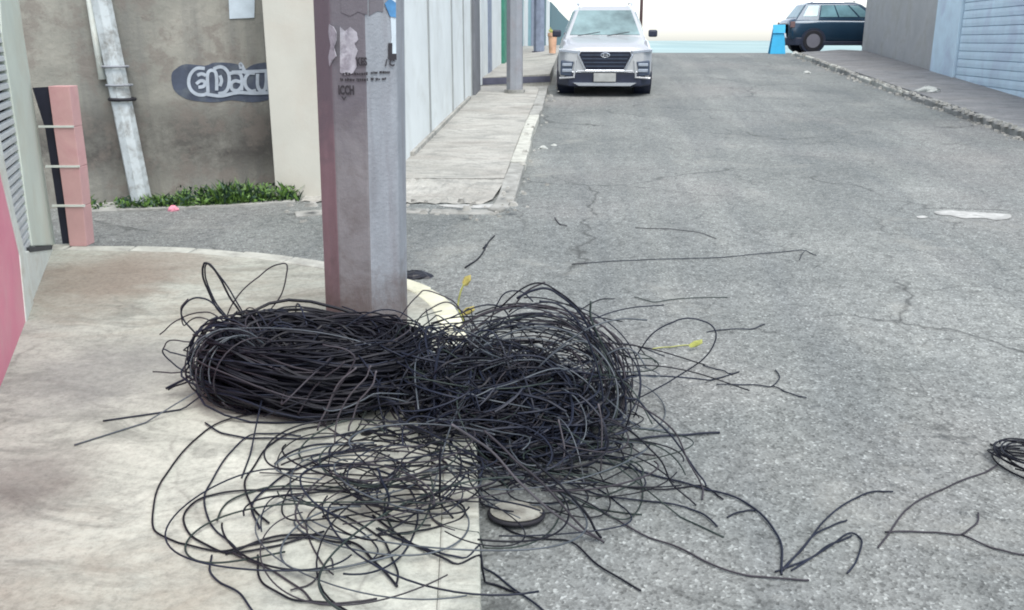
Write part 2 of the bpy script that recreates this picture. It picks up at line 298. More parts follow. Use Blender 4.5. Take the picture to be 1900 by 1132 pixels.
def tube(P, r, sides=5):
    P = np.asarray(P, float); n = len(P); T = np.gradient(P, axis=0); T /= np.linalg.norm(T, axis=1)[:, None] + 1e-9
    up = np.array([0.13, 0.21, 1.0]); A = np.cross(T, up); A /= np.linalg.norm(A, axis=1)[:, None] + 1e-6; B = np.cross(T, A)
    a = np.arange(sides) * 2 * math.pi / sides; rr = np.broadcast_to(np.asarray(r, float), (n,))[:, None, None]
    v = P[:, None, :] + rr * (A[:, None, :] * np.cos(a)[None, :, None] + B[:, None, :] * np.sin(a)[None, :, None])
    f = []
    for i in range(n - 1):
        for j in range(sides):
            k = (j + 1) % sides; f.append((i * sides + j, i * sides + k, (i + 1) * sides + k, (i + 1) * sides + j))
    f += [tuple(range(sides - 1, -1, -1)), tuple((n - 1) * sides + j for j in range(sides))]
    return v.reshape(-1, 3), f
def inpoly(x, y, P):
    c = False; j = len(P) - 1
    for i in range(len(P)):
        if (P[i][1] > y) != (P[j][1] > y) and x < (P[j][0] - P[i][0]) * (y - P[i][1]) / (P[j][1] - P[i][1]) + P[i][0]: c = not c
        j = i
    return c
# ------------------------------------------------------------ ground
YC = 30.6                                      # crest of the street
def gprof(y):
    if y < YC - 1.5: return S * y
    if y < YC + 1.5: t = (y - YC + 1.5) / 3; return S * (YC - 1.5) + 3 * S * (t - t * t * 0.9)
    return S * (YC - 1.5) + 3 * S * 0.1 - (y - YC - 1.5) * 0.05
ys = [-14, -4, 0, 4, 8, 12, 16, 20, 24, 29.1] + [29.1 + 0.3 * i for i in range(1, 11)] + [34, 38, 46, 60]
def sheet(name, xs, ys, h, mat, kind='structure'):
    v = [(x, y, gprof(y) + h) for y in ys for x in xs]; n = len(xs)
    f = [(j * n + i, j * n + i + 1, (j + 1) * n + i + 1, (j + 1) * n + i) for j in range(len(ys) - 1) for i in range(n - 1)]
    o = obj(name, v, f, mat, smooth=True); tag(o, kind=kind); return o
sheet('road', [-40, -20, -10, 0, 10, 20, 40], ys, 0.0, 'asphalt')
zf = gprof(60)
ft = obj('ground', [(-3000, -60, -6), (3000, -60, -6), (3000, 40, zf - 2), (-3000, 40, zf - 2), (3000, 4000, zf - 2), (-3000, 4000, zf - 2)],
         [(0, 1, 2, 3), (3, 2, 4, 5)], 'far'); tag(ft, kind='structure')
hb = MB()                                       # low rises far away, haze put into their pale colour
hx = np.linspace(-900, 1500, 60); hz = 1.0 + 2.6 * np.abs(np.sin(hx * 0.011) * np.cos(hx * 0.0037 + 1)) + rng.random(60) * 0.6
hv = [(x, 420 + 30 * math.sin(x * 0.01), zf - 2) for x in hx] + [(x, 470 + 30 * math.sin(x * 0.01), zf + z) for x, z in zip(hx, hz)] + [(x, 640, zf - 2) for x in hx]
hf = [(i, i + 1, 60 + i + 1, 60 + i) for i in range(59)] + [(60 + i, 60 + i + 1, 120 + i + 1, 120 + i) for i in range(59)]
tag(obj('hills', hv, hf, 'far', smooth=True), kind='structure')

# near pavement (where the pole stands)
edge_px = [(-260, 447), (-100, 449), (60, 452), (160, 455), (250, 456), (330, 458), (400, 462), (450, 467), (520, 474), (600, 486), (680, 500), (750, 517), (800, 535), (838, 562), (860, 600),
           (871, 650), (878, 720), (884, 820), (888, 920), (891, 1020), (893, 1150), (896, 1500)]
edge = catmull([G(x, y, KH)[:2] for x, y in edge_px], 5)
def offs(P, d):
    T = np.gradient(P, axis=0); T /= np.linalg.norm(T, axis=1)[:, None]; return P + np.stack([T[:, 1], -T[:, 0]], 1) * d
inner = offs(edge, 0.15)
wl = np.array([-9.0, -3.0]);
back = [(-9.0, edge[-1][1]), (-9.0, edge[0][1])]
NEARPOLY = [tuple(p) for p in edge] + back
def surf(x, y): return gz(x, y) + (KH if inpoly(x, y, NEARPOLY) else 0.0)
pw = [(p[0], p[1], gz(*p) + KH) for p in inner] + [(x, y, gz(x, y) + KH) for x, y in [(-9.0, inner[-1][1]), (-9.0, inner[0][1])]]
side = MB(); side.prism(pw[::-1], np.array([0, 0, -0.3]))
walk = side.go('sidewalk', 'walk'); tag(walk, kind='structure')
# kerb stones of the near pavement, painted cream round the corner
L_ = np.r_[0, np.cumsum(np.linalg.norm(np.diff(edge, axis=0), axis=1))]
pos = 0.0
def at_len(P, s): return np.array([np.interp(s, L_, P[:, 0]), np.interp(s, L_, P[:, 1])])
while pos < L_[-1] - 0.1:
    ln = 0.42 + 0.12 * rng.random(); e = min(pos + ln - 0.012, L_[-1]); ss = np.linspace(pos, e, 5)
    o_ = [at_len(edge, s) for s in ss]; i_ = [at_len(inner, s) for s in ss]; dz = (rng.random() - 0.5) * 0.012
    poly = [(p[0], p[1], gz(*p) + KH + 0.004 + dz) for p in o_] + [(p[0] , p[1], gz(*p) + KH + 0.004 + dz) for p in i_[::-1]]
    k = MB().prism(poly[::-1], np.array([0, 0, -0.35])).go('kerb_stone', 'cream_kerb' if o_[2][0] > -1.6 and o_[2][1] > 5.3 else ('kerb_white' if o_[2][1] > 5.6 else 'walk'), walk, bevel=0.012); pos += ln

# far-left pavement wrapping the corner
def flatpoly(pts, h, th, name, mat, parent=None, kind='structure'):
    v = [(p[0], p[1], gprof(p[1]) + h) for p in pts]; ar = sum(v[i][0] * v[(i + 1) % len(v)][1] - v[(i + 1) % len(v)][0] * v[i][1] for i in range(len(v)))
    if ar > 0: v = v[::-1]
    o = MB().prism(v, np.array([0, 0, -th])).go(name, mat, parent)
    if kind and parent is None: tag(o, kind=kind)
    return o
fk_px = [(548, 384), (600, 380), (680, 377), (750, 377), (830, 378), (900, 379), (934, 374), (953, 356), (968, 318), (987, 252), (1010, 186), (1017, 160)]
fke = catmull([G(x, y, 0.10)[:2] for x, y in fk_px], 4); fki = offs(fke, -0.17)
fy0 = G(900, 379)[1]; fy1 = fy0 + 0.75; fh = lambda y: 0.015 + 0.085 * min(1, max(0, (y - fy0) / 0.75))
fwin = [p for p in fki if p[1] > fy1] + [G(x, y, 0.10)[:2] for x, y in [(890, 160), (862, 190), (800, 247)]] + [(G(700, 352, .1)[0] - .1, max(fy1, G(700, 352, .1)[1])), (G(700, 352, .1)[0] - .1, fy1)]
fwalk = flatpoly(fwin, 0.10, 0.3, 'sidewalk', 'walk_far')
xr = max(p[0] for p in fki if p[1] < fy1 + .3); xl = G(546, 384)[0]; nx = 44; mb = MB()      # broken apron sloping down to the side street
rows = []
for j in range(6):
    y = fy0 - .02 + (fy1 + .03 - fy0) * j / 5
    xe = np.interp(y, [fy0 - .1, fy0 + .1, fy1], [xr - .20, xr - .06, xr + .02])
    rows.append([(xl + (xe - xl) * i / nx, y + (0 if j else .05 * math.sin(i * 1.3) * rng.random()), gz(0, y) + fh(y) - 0.006 + .004 * rng.normal()) for i in range(nx + 1)])
for j in range(5):
    for i in range(nx): mb.add([rows[j][i], rows[j][i + 1], rows[j + 1][i + 1], rows[j + 1][i]], [(0, 1, 2, 3)])
mb.go('apron', 'walk_far', fwalk)
Lf = np.r_[0, np.cumsum(np.linalg.norm(np.diff(fke, axis=0), axis=1))]; pos = 0.0
while pos < Lf[-1] - 0.15:
    ln = 0.5 + 0.4 * rng.random(); ss = np.linspace(pos, min(pos + ln - 0.02, Lf[-1]), 4)
    A = [(np.interp(s, Lf, fke[:, 0]), np.interp(s, Lf, fke[:, 1])) for s in ss]; B = [(np.interp(s, Lf, fki[:, 0]), np.interp(s, Lf, fki[:, 1])) for s in ss]
    j = (rng.random(2) - 0.5) * 0.03; hh = 0.004 + (rng.random() - 0.6) * 0.02
    poly = [(a[0] + j[0], a[1] + j[1], gz(*a) + hh + fh(a[1])) for a in A] + [(b[0], b[1], gz(*b) + hh + fh(b[1])) for b in B[::-1]]
    white = A[1][1] > G(960, 330)[1] and A[1][1] < G(1000, 230)[1] or 0.35 < rng.random() < 0.45
    MB().prism(poly, np.array([0, 0, -0.3])).go('kerb_stone', 'kerb_white' if white else 'kerb', fwalk, bevel=0.015); pos += ln
# right pavement
rk_px = [(1476, 97), (1540, 121), (1600, 142), (1700, 177), (1800, 211), (1900, 246), (2100, 316), (2400, 420)]
rke = np.array([G(x, y, 0.10)[:2] for x, y in rk_px]); rke = catmull(rke, 3)
rwb = [G(x, y, 0.10)[:2] for x, y in [(2400, 330), (1900, 182), (1728, 131), (1606, 94), (1560, 88)]]
rki = offs(rke, -0.16)[:]
if rki[3][0] < rke[3][0]: rki = offs(rke, 0.16)
rwalk = flatpoly([p for p in rki] + rwb, 0.10, 0.3, 'sidewalk', 'walk_grey')
Lr = np.r_[0, np.cumsum(np.linalg.norm(np.diff(rke, axis=0), axis=1))]; pos = 0.0
while pos < Lr[-1] - 0.2:
    ln = 0.6 + 0.7 * rng.random(); ss = np.linspace(pos, min(pos + ln - 0.04, Lr[-1]), 3)
    A = [(np.interp(s, Lr, rke[:, 0]), np.interp(s, Lr, rke[:, 1])) for s in ss]; B = [(np.interp(s, Lr, rki[:, 0]), np.interp(s, Lr, rki[:, 1])) for s in ss]
    hh = 0.10 + (rng.random() - 0.7) * 0.05; j = (rng.random() - 0.5) * 0.05
    poly = [(a[0] + j, a[1], gprof(a[1]) + hh) for a in A] + [(b[0], b[1], gprof(b[1]) + hh) for b in B[::-1]]
    ar = sum(poly[i][0] * poly[(i + 1) % 6][1] - poly[(i + 1) % 6][0] * poly[i][1] for i in range(6))
    MB().prism(poly if ar < 0 else poly[::-1], np.array([0, 0, -0.3])).go('kerb_stone', 'kerb_white' if A[1][1] > 17 and rng.random() < .7 else 'kerb', rwalk, bevel=0.02); pos += ln
# gutter rubble along the right kerb, litter
def rock(c, r, n=1):
    v = []; f = []
    base = [(-1, -1, -.2), (1, -1, -.2), (1, 1, -.2), (-1, 1, -.2), (-.7, -.7, .7), (.7, -.6, .8), (.6, .7, .6), (-.6, .6, .8)]
    return [np.array(c) + np.array(b) * r * (0.7 + 0.6 * rng.random(3)) for b in base], [(0, 3, 2, 1), (4, 5, 6, 7), (0, 1, 5, 4), (1, 2, 6, 5), (2, 3, 7, 6), (3, 0, 4, 7)]
rb = MB()
for i in range(260):
    s = rng.random() ** 0.8 * Lr[-1] * 0.75; x = np.interp(s, Lr, rke[:, 0]); y = np.interp(s, Lr, rke[:, 1])
    x -= abs(rng.normal()) * 0.10 - 0.05; y += rng.normal() * 0.1; h = 0 if x < np.interp(s, Lr, rke[:, 0]) - 0.01 else 0.1
    rb.add(*rock((x, y, gprof(y) + h), 0.015 + 0.04 * rng.random() ** 2))
tag(rb.go('gutter_rubble', 'rubble'), 'broken concrete crumbs along the right hand kerb', 'rubble', kind='stuff')
rb = MB()
for i in range(90):
    k = rng.integers(0, len(fke)); p = fke[k] + rng.normal(size=2) * 0.12
    rb.add(*rock((p[0], p[1], gz(*p) + (0.10 if rng.random() < .5 else 0)), 0.012 + 0.03 * rng.random() ** 2))
tag(rb.go('corner_rubble', 'rubble'), 'broken concrete crumbs round the far left kerb corner', 'rubble', kind='stuff')

# ------------------------------------------------------------ left building: pink pier, shutter, pillar
a0, b0 = G(0, 720, KH), G(100, 460, KH)
PL = plane(a0, b0)
bl = empty('shop_building', (a0 + b0) / 2, 'left corner shop with pink wall base and grey roller shutter', 'building')
slab([(-160, 1500), (-70, 950), (0, 722), (30, 655), (50, 604), (37, 472), (18, 390), (-2, 305), (-30, 150), (-60, -40), (-400, -40), (-520, 1500)], PL, 0.35).go('wall', 'pink', bl, bevel=0.01)
PLw = (PL[0], PL[1] + PL[0] * 0.006, PL[2])
slab([(50, 604), (68, 601), (60, 545), (48, 472), (27, 390), (10, 305), (-17, 150), (-47, -40), (-60, -40), (-30, 150), (-2, 305), (18, 390), (37, 472)], PLw, 0.34).go('jamb', 'white_trim', bl, bevel=0.006)
# plinth under the shutter
PLp = (PL[0], PL[1] - PL[0] * 0.004, PL[2])
slab([(67, 603), (60, 545), (47, 466), (105, 459), (106, 462), (86, 530), (76, 575)], PLp, 0.4).go('plinth', 'white_trim', bl, bevel=0.01)
# shutter slats recessed
PLs = (PL[0], PL[1] - PL[0] * 0.035, PL[2])
n_, q_, u_ = PLs
bot = V(56, 462, n_, q_); near = V(-120, 420, n_, q_); far = V(66, 462, n_, q_)
ua = np.dot(near - q_, u_) ; ub = np.dot(far - q_, u_) + 0.1
sh = empty('roller_shutter', bot); sh.parent = bl; sh.location = Vector((bot - np.array(bl.location)).tolist())
z0 = bot[2] - 0.02; ns = 52; dz = 0.058
MB().prism([q_ * [1, 1, 0] + u_ * ua + [0, 0, z0] - n_ * 0.03, q_ * [1, 1, 0] + u_ * ub + [0, 0, z0] - n_ * 0.03, q_ * [1, 1, 0] + u_ * ub + [0, 0, z0 + ns * dz] - n_ * 0.03, q_ * [1, 1, 0] + u_ * ua + [0, 0, z0 + ns * dz] - n_ * 0.03], -n_ * 0.02).go('backing', 'slot', sh)
sm = None
for i in range(ns):
    if sm is None:
        mb = MB(); prof = [(0, 0.006), (0.018, 0.013), (0.016, 0.040), (0, 0.050)]
        P0 = [u_ * ua + n_ * d + np.array([0, 0, h]) for d, h in prof]
        mb.prism(P0, u_ * (ub - ua)); sm = mb
    base = q_ * np.array([1, 1, 0]) + np.array([0, 0, z0 + i * dz])
    if i == 0:
        so = obj('slat', [np.array(p) + base for p in sm.v], sm.f, 'slat', sh); first = so; b0_ = base
    else:
        c = first.copy(); link(c); c.location = Vector((0, 0, i * dz))
# pillar
PLq = plane(a0, b0, 0.02)
slab([(60, 457), (104, 455), (84, 330), (57, 150), (35, 0), (29, -40), (-2, -40), (4, 60), (33, 250)], (PL[0], PL[1] - PL[0] * 0.01, PL[2]), 0.30).go('pillar', 'greenish', bl, bevel=0.008)
slab([(56, 468), (97, 463), (97, 455), (54, 459)], PL, 0.2).go('pillar_gap_shade', 'slot', bl)  # dark slab stands in for the shadow gap below the pillar
# little gate: dark sheet standing in for the shaded opening, pale bars, pink post
gq = plane(G(90, 457, KH), G(170, 457, KH))
gt = empty('metal_gate', G(125, 457, KH), 'low gate with three pale bars across a dark opening beside the pink post', 'gate')
slab([(60, 163), (98, 161), (118, 310), (134, 452), (116, 452), (98, 330), (84, 240)], plane(G(90, 457, KH), G(170, 457, KH), -0.05), 0.05).go('gate_opening_dark', 'dark', gt)
for yb, xa, xb in ((235, 71, 132), (309, 84, 143), (382, 96, 153)):
    slab([(xa, yb - 2), (xb + 4, yb - 2), (xb + 4, yb + 2), (xa, yb + 2)], plane(G(90, 457, KH), G(170, 457, KH), 0.010), 0.012).go('bar', 'white_trim', gt)
pp = empty('gate_post', G(143, 457, KH), 'faded pink square post in four stacked blocks', 'post')
def lx(y): return np.interp(y, [160, 235, 310, 382, 457], [89, 99, 110, 120, 129])
def rx(y): return np.interp(y, [160, 235, 310, 382, 457], [128, 137, 147, 154, 161])
for t_, b_ in ((160, 235.4), (235.8, 309.4), (309.8, 382.4), (382.8, 457)):
    slab([(lx(t_), t_), (rx(t_), t_), (rx(b_), b_), (lx(b_), b_)], gq, 0.14).go('post_block', 'pink_pale', pp, bevel=0.004)
# ------------------------------------------------------------ grey stained wall across the side street
wa, wb = G(160, 382), G(512, 352)
WP = plane(wa, wb)
ext = wa + (wa - wb) * 1.6
def wallbox(a, b, z1, th, name, mat, parent=None, bev=0.0, off=0.0, zlo=-0.4):
    n, q, u = plane(a, b); a = a + n * off; b = b + n * off
    pts = [np.array([a[0], a[1], gz(0, a[1]) + zlo]), np.array([b[0], b[1], gz(0, b[1]) + zlo]), np.array([b[0], b[1], z1]), np.array([a[0], a[1], z1])]
    return MB().prism(pts, -n * th).go(name, mat, parent, bevel=bev)
gw = wallbox(ext, wb, 3.6, 0.25, 'boundary_wall', 'stained'); tag(gw, 'tall dirty grey beige wall with dark damp stains and navy graffiti', 'wall')
# graffiti patch + lettering, paper sheet
def text_mesh(txt, name, mat, parent, origin, ux, uz, n, height, offset=0.0, shear=0, fit=None):
    cu = bpy.data.curves.new(name, 'FONT'); cu.body = txt; cu.size = 1.0; cu.offset = offset; cu.shear = shear; cu.resolution_u = 3
    t = bpy.data.objects.new('tmp', cu); link(t); bpy.context.view_layer.update()
    me = bpy.data.meshes.new_from_object(t); bpy.data.objects.remove(t)
    vs = np.array([v.co[:] for v in me.vertices]); fs = [list(p.vertices) for p in me.polygons]
    w_ = vs[:, 0].max() - vs[:, 0].min(); h_ = vs[:, 1].max() - vs[:, 1].min(); vs[:, 0] -= vs[:, 0].min(); vs[:, 1] -= vs[:, 1].min()
    sx = (fit / w_) if fit else height / h_; sy = height / h_
    W = [origin + ux * v[0] * sx + uz * v[1] * sy for v in vs]
    nw = len(W); return obj(name, W, fs, mat, parent)
n_, q_, u_ = WP
def off(pl, d): return (pl[0], pl[1] + pl[0] * d, pl[2])
blob = [(318, 140), (326, 128), (345, 119), (380, 122), (400, 116), (440, 119), (452, 130), (470, 120), (499, 118), (502, 150), (504, 181), (470, 190), (430, 186), (400, 190), (360, 187), (338, 180), (322, 165)]
bp_ = [V(x, y, *off(WP, 0.004)[:2]) for x, y in catmull([(float(a), float(b)) for a, b in blob], 3, True)]
mbp = MB(); mbp.prism(bp_, -n_ * 0.004); mbp.go('graffiti_patch', 'navy_spray', gw)
uz = np.array([0, 0, 1.0]); uu = u_ if np.dot(u_, _R) > 0 else -u_
def stroke(px, wpx, mat, name, o_):
    c = catmull([(float(a), float(b)) for a, b in px], 5); T_ = np.gradient(c, axis=0); T_ /= np.linalg.norm(T_, axis=1)[:, None] + 1e-6; Nn = np.stack([-T_[:, 1], T_[:, 0]], 1)
    A = c + Nn * wpx / 2; B = c - Nn * wpx / 2; v = [V(x, y, *off(WP, o_)[:2]) for x, y in A] + [V(x, y, *off(WP, o_)[:2]) for x, y in B]; n = len(c)
    return obj(name, v, [(i, i + 1, n + i + 1, n + i) for i in range(n - 1)], mat, gw)
q = 0.0095
for px_ in ([(380, 127), (365, 127), (354, 137), (350, 152), (354, 166), (365, 175), (378, 176), (388, 171)], [(366, 140), (374, 137), (382, 140)], [(364, 156), (372, 150), (380, 152), (378, 160), (368, 162)],
            [(386, 172), (385, 140), (390, 131), (399, 133), (402, 146), (402, 168)], [(396, 128), (408, 124), (418, 128), (425, 140), (424, 160), (417, 171), (405, 174)], [(408, 140), (411, 150), (408, 160)],
            [(424, 137), (436, 135), (446, 138), (449, 150), (448, 168)], [(446, 152), (436, 150), (429, 156), (431, 166), (441, 168), (449, 160)], [(447, 128), (446, 118), (452, 128), (456, 137)],
            [(473, 136), (462, 136), (455, 146), (456, 160), (465, 169), (475, 168)], [(478, 137), (478, 158), (483, 168), (491, 166), (494, 152), (494, 134)], [(494, 134), (498, 150), (497, 164), (503, 171)], [(384, 175), (410, 178), (440, 172), (470, 173), (502, 172)], [(430, 134), (460, 133), (485, 132), (500, 131)]):
    q += 0.0003; stroke(px_, 6.2, 'pale_spray', 'graffiti_stroke', q)
pn = slab([(423, -30), (473, -30), (472, 33), (426, 35)], off(WP, 0.012), 0.008).go('paper_notice', 'paper'); tag(pn, 'blank white paper sheet stuck high on the grey wall', 'notice')
# slim leaning pole at the wall, and the thin pipe behind it
def oct_pole(name, base, top, r0, r1, mat, label, cat, sides=8, rot=0.2, group=None, extra=None):
    P = np.linspace(0, 1, 9)[:, None]; P = base * (1 - P) + top * P; rr = np.linspace(r0, r1, 9)
    e = empty(name, base, label, cat, group)
    v = []; f = []
    for i in range(9):
        for j in range(sides): a = rot + j * 2 * math.pi / sides; v.append(P[i] + np.array([math.cos(a), math.sin(a), 0]) * rr[i])
    for i in range(8):
        for j in range(sides): k = (j + 1) % sides; f.append((i * sides + j, i * sides + k, (i + 1) * sides + k, (i + 1) * sides + j))
    f.append(tuple(8 * sides + j for j in range(sides)))
    obj('shaft', v, f, mat, e); return e
lp = plane(G(268, 378), G(300, 378))
lb = V(268, 382, *lp[:2]); lt = V(186, -10, *lp[:2]); lt = lb + (lt - lb) * 1.35
lpo = oct_pole('leaning_pole', lb - [0, 0, .2], lt, 0.105, 0.095, 'whitewash', 'slim whitewashed pole leaning left in front of the stained wall', 'pole')
for yy in (118, 152, 178):
    t = (382 - yy) / 392.0; c = lb + (V(186, -10, *lp[:2]) - lb) * t
    ring = [c + np.array([math.cos(a), math.sin(a), 0]) * 0.118 for a in np.linspace(0, 2 * math.pi, 14)]
    v, f = tube(ring, 0.012 if yy != 178 else 0.018, 6); obj('strap', v, f, 'pole_far' if yy != 178 else 'tyre', lpo, smooth=True)
pb = V(176, 60, *off(WP, 0.05)[:2]); pt = V(160, -40, *off(WP, 0.05)[:2])
v, f = tube([pb + (pb - pt) * 0.9, pb, pt, pt + (pt - pb) * 2], 0.035, 8); tag(obj('wall_pipe', v, f, 'white_trim', smooth=True), 'thin white pipe on the wall left of the leaning pole', 'pipe')
# ------------------------------------------------------------ corner building: cream face + white side wall
ca, cb = G(511, 351, 0.1), G(701, 349, 0.1)
cbuild = empty('corner_building', cb, 'corner house with cream front and pale blue white side wall', 'building')
zt = 3.9
def quadwall(a, b, z1, th, name, mat, parent, z0=None, side_pt=None):
    u = (b - a) * [1, 1, 0]; u /= np.linalg.norm(u); n = np.array([u[1], -u[0], 0])
    if np.dot(CAM - a, n) < 0: n = -n
    za = min(a[2], b[2]) - 0.3 if z0 is None else z0
    pts = [np.array([a[0], a[1], za]), np.array([b[0], b[1], za]), np.array([b[0], b[1], z1]), np.array([a[0], a[1], z1])]
    return MB().prism(pts, -n * th).go(name, mat, parent, bevel=0.006)
quadwall(ca, cb - [0.0, 0, 0], zt, 0.25, 'front_wall', 'cream', cbuild)
VPd = np.array([0, 1, S]) 
def along(px, py, h=0.1): return G(px, py, h)
c1 = along(703, 346); c2 = along(888, 165)
c1 = cb + np.array([0.0, 0.004, 0])
# panels between joints
jx = [(748, 301), (799, 249), (841, 207), (862, 187), (876, 172)]
prev = c1
dirw = (c2 - c1); dirw /= np.linalg.norm(dirw)
nw = np.array([dirw[1], -dirw[0], 0]); nw /= np.linalg.norm(nw)
def on_side(px): # wall-plane point at pixel x on the base
    q = c1; d = ray(px, 250); t = np.dot(q - CAM, nw) / np.dot(d, nw); p = CAM + d * t
    s = np.dot(p - c1, dirw * [1, 1, 0]) / np.dot(dirw * [1, 1, 0], dirw * [1, 1, 0]); return c1 + dirw * s
for k, (x, y) in enumerate(jx):
    p = on_side(x); a, b = prev, p - dirw * 0.03
    if k: a = prev + dirw * 0.03
    quadwall(a, b, zt, 0.22, 'wall_panel', 'white_wall', cbuild)
    wj = 0.055
    quadwall(p - dirw * wj + nw * 0.012, p + dirw * wj + nw * 0.012, zt, 0.05, 'wall_joint', 'joint', cbuild)
    prev = p
pe = on_side(877); quadwall(pe + nw * 0.06, pe + dirw * 0.9 + nw * 0.06, zt, 0.3, 'end_pilaster', 'grey_trim', cbuild)
v, f = tube([on_side(878) + [0, 0, 1.95] + nw * 0.05, on_side(878) + [0, 0, 1.95] + nw * 0.12], 0.07, 10); obj('lamp_cap', v, f, 'dark', cbuild)
MB().prism([on_side(760) * 1.0 + nw * .0, on_side(870), on_side(870) + [0, 0, .05], on_side(760) + [0, 0, .05]], nw * 0.05).go('skirting', 'walk_far', cbuild)
# ------------------------------------------------------------ raised terrace and the shops further up on the left
tA, tB = G(893, 157, 0.1), G(1020, 150, 0.1)
ter_poly = [tA, tB, G(1042, 90, 0.1), G(950, 82, 0.1)]
ter = flatpoly([p[:2] for p in ter_poly], 0.24, 0.4, 'terrace', 'walk_far')
n_t, q_t, u_t = plane(tA, tB, 0.006)
slab([(892, 145), (1021, 141), (1021, 152), (892, 158)], (n_t, q_t, u_t), 0.03).go('step_riser', 'riser', ter)
fd = G(893, 146, 0.24); fdir = np.array([0.0, 1.0, S]); fn = np.array([1.0, 0, 0])
far_b = empty('shop_row', fd, 'row of shop fronts up the street with green pillar and turquoise shutters', 'building')
def fac(px): d = ray(px, 60); t = (fd[0] - CAM[0]) / d[0]; p = CAM + d * t; return np.array([fd[0], p[1], gprof(min(p[1], 60)) + 0.2])
def facade(pa, pb, name, mat, out=0.0, z0=-0.1, z1=4.2):
    A, B = fac(pa), fac(pb); m = MB(); m.box(fd[0] - 0.3 + out, fd[0] + out, A[1], B[1], 0, 1)
    m.v = [(x, y, (A[2] + z0 if y < (A[1] + B[1]) / 2 else B[2] + z0) if z == 0 else z1) for x, y, z in m.v]; return m.go(name, mat, far_b)
facade(893, 905, 'wall', 'white_wall'); facade(905, 911, 'wall_strip', 'greyblue', 0.02); facade(911, 930, 'wall', 'white_wall')
facade(930, 943, 'green_pillar', 'green_paint', 0.08); facade(943, 962, 'wall', 'joint'); facade(962, 972, 'shutter', 'turq', -0.02); facade(972, 978, 'wall', 'white_wall', .03)
facade(978, 986, 'shutter', 'turq', -0.02); facade(986, 1004, 'wall', 'greyblue'); facade(1004, 1013, 'shutter', 'tealdark'); facade(1013, 1020, 'wall', 'white_wall'); facade(1020, 1034, 'shutter', 'tealdark', 0.05); facade(1034, 1060, 'shutter', 'tealdark', 0.0)
# utility poles on the pavement
def upole(px, py, wpx, label, mat, dark=False):
    b = G(px, py, 0.1); d = np.dot(b - CAM, _F); r = wpx / 2 * d / FPX
    e = oct_pole('utility_pole', b - [0, 0, .1], b + [0, 0, 7.5], r, r * 0.8, mat, label, 'pole', rot=0.3, group='concrete poles on the far left pavement')
    ring = []
    v, f = tube([b - [0, 0, .05], b + [0, 0, 0.06]], r * 1.25, 8); obj('footing', v, f, 'kerb' if not dark else 'riser', e)
    return e
upole(955, 172, 31, 'grey eight sided pole just left of the silver car', 'pole_far')
upole(1000, 99, 21, 'farther grey pole with dark foot between the shops and the silver car', 'greyblue', True)
v, f = tube([np.array(fac(1044)) + [2.4, 4, 0], np.array(fac(1044)) + [2.4, 4, 6]], 0.07, 8)
bq = G(1187, 100); bq[2] = gprof(bq[1])
v, f = tube([bq, bq + [0, 0, 5]], 0.05, 8); tag(obj('thin_post', v, f, 'rust', smooth=True), 'thin rusty brown post rising behind the silver car', 'post')
# peach planters
for (x, y, wpx, lab) in ((920, 97, 15, 'small peach planter against the shop wall left of the near grey pole'), (1025, 99, 17, 'small peach planter beside the left side of the silver car')):
    b = G(x, y, 0.24); d = np.dot(b - CAM, _F); r = wpx / 2 * d / FPX; e = empty('planter', b, lab, 'planter', 'peach planters by the shops')
    prof = [(0.0, 0.0), (0.72, 0.0), (0.95, 0.40), (1.08, 0.42), (1.08, 0.5), (0.9, 0.5), (0.85, 0.44), (0, 0.44)]
    vv = []; ff = []
    for i, (pr, z) in enumerate(prof):
        for j in range(14): a = j * 2 * math.pi / 14; vv.append(b + [pr * r * math.cos(a), pr * r * math.sin(a), z * 1.1])
    for i in range(len(prof) - 1):
        for j in range(14): k = (j + 1) % 14; ff.append((i * 14 + j, i * 14 + k, (i + 1) * 14 + k, (i + 1) * 14 + j))
    obj('pot', vv, ff, 'peach', e, smooth=False)
    lf = MB()
    for k in range(40):
        a = rng.random() * 6.28; h = 0.47 + 0.12 * rng.random(); c = b + [r * .7 * math.cos(a) * rng.random(), r * .7 * math.sin(a) * rng.random(), h]; s_ = 0.05
        lf.add([c, c + rng.normal(size=3) * s_, c + rng.normal(size=3) * s_], [(0, 1, 2)])
    tag(lf.go('foliage', 'yleaf' if x > 1000 else 'peach', e), kind='stuff')
# ------------------------------------------------------------ right side walls
ra, rb_ = G(1606, 93, 0.1), G(1728, 131, 0.1); rc = G(1900, 182, 0.1)
rb2 = empty('grey_house', rb_, 'plain grey cement house end at the top of the right pavement', 'building')
quadwall(ra, rb_, gprof(ra[1]) + 4.2, 0.3, 'side_wall', 'grey_wall', rb2)
far_r = ra + np.array([5.0, 0.8, 0]); u = ra - rb_; 
quadwall(ra + np.array([0.02, 0.02, 0]), far_r, gprof(ra[1]) + 4.2, 0.3, 'gable_wall', 'grey_wall', rb2)
blue = empty('blue_garage', G(1800, 152, 0.1), 'pale blue slatted garage front on the right pavement', 'garage')
pA, pB = G(1731, 131.5, 0.1), G(1768, 142.5, 0.1)
un = (rc - rb_) * [1, 1, 0]; ul = np.linalg.norm(un); un /= ul; nn_ = np.array([un[1], -un[0], 0]);
if np.dot(CAM - rb_, nn_) < 0: nn_ = -nn_
def gp(px, o=0.0):
    d = ray(px, 100); q = rb_ + nn_ * o; t = np.dot(q - CAM, nn_) / np.dot(d, nn_); p = CAM + d * t; s = np.dot(p - rb_, un); p = rb_ + un * s; p[2] = gz(0, p[1]) + 0.1; return p, s
s0 = 0.02; s1 = gp(1779)[1] - 0.09; s2 = gp(1779)[1]; s3 = ul * 2.2
def P3(s, z, o=0.0): p = rb_ + un * s + nn_ * o; return np.array([p[0], p[1], z])
zb = lambda s: gz(0, (rb_ + un * s)[1]) + 0.1
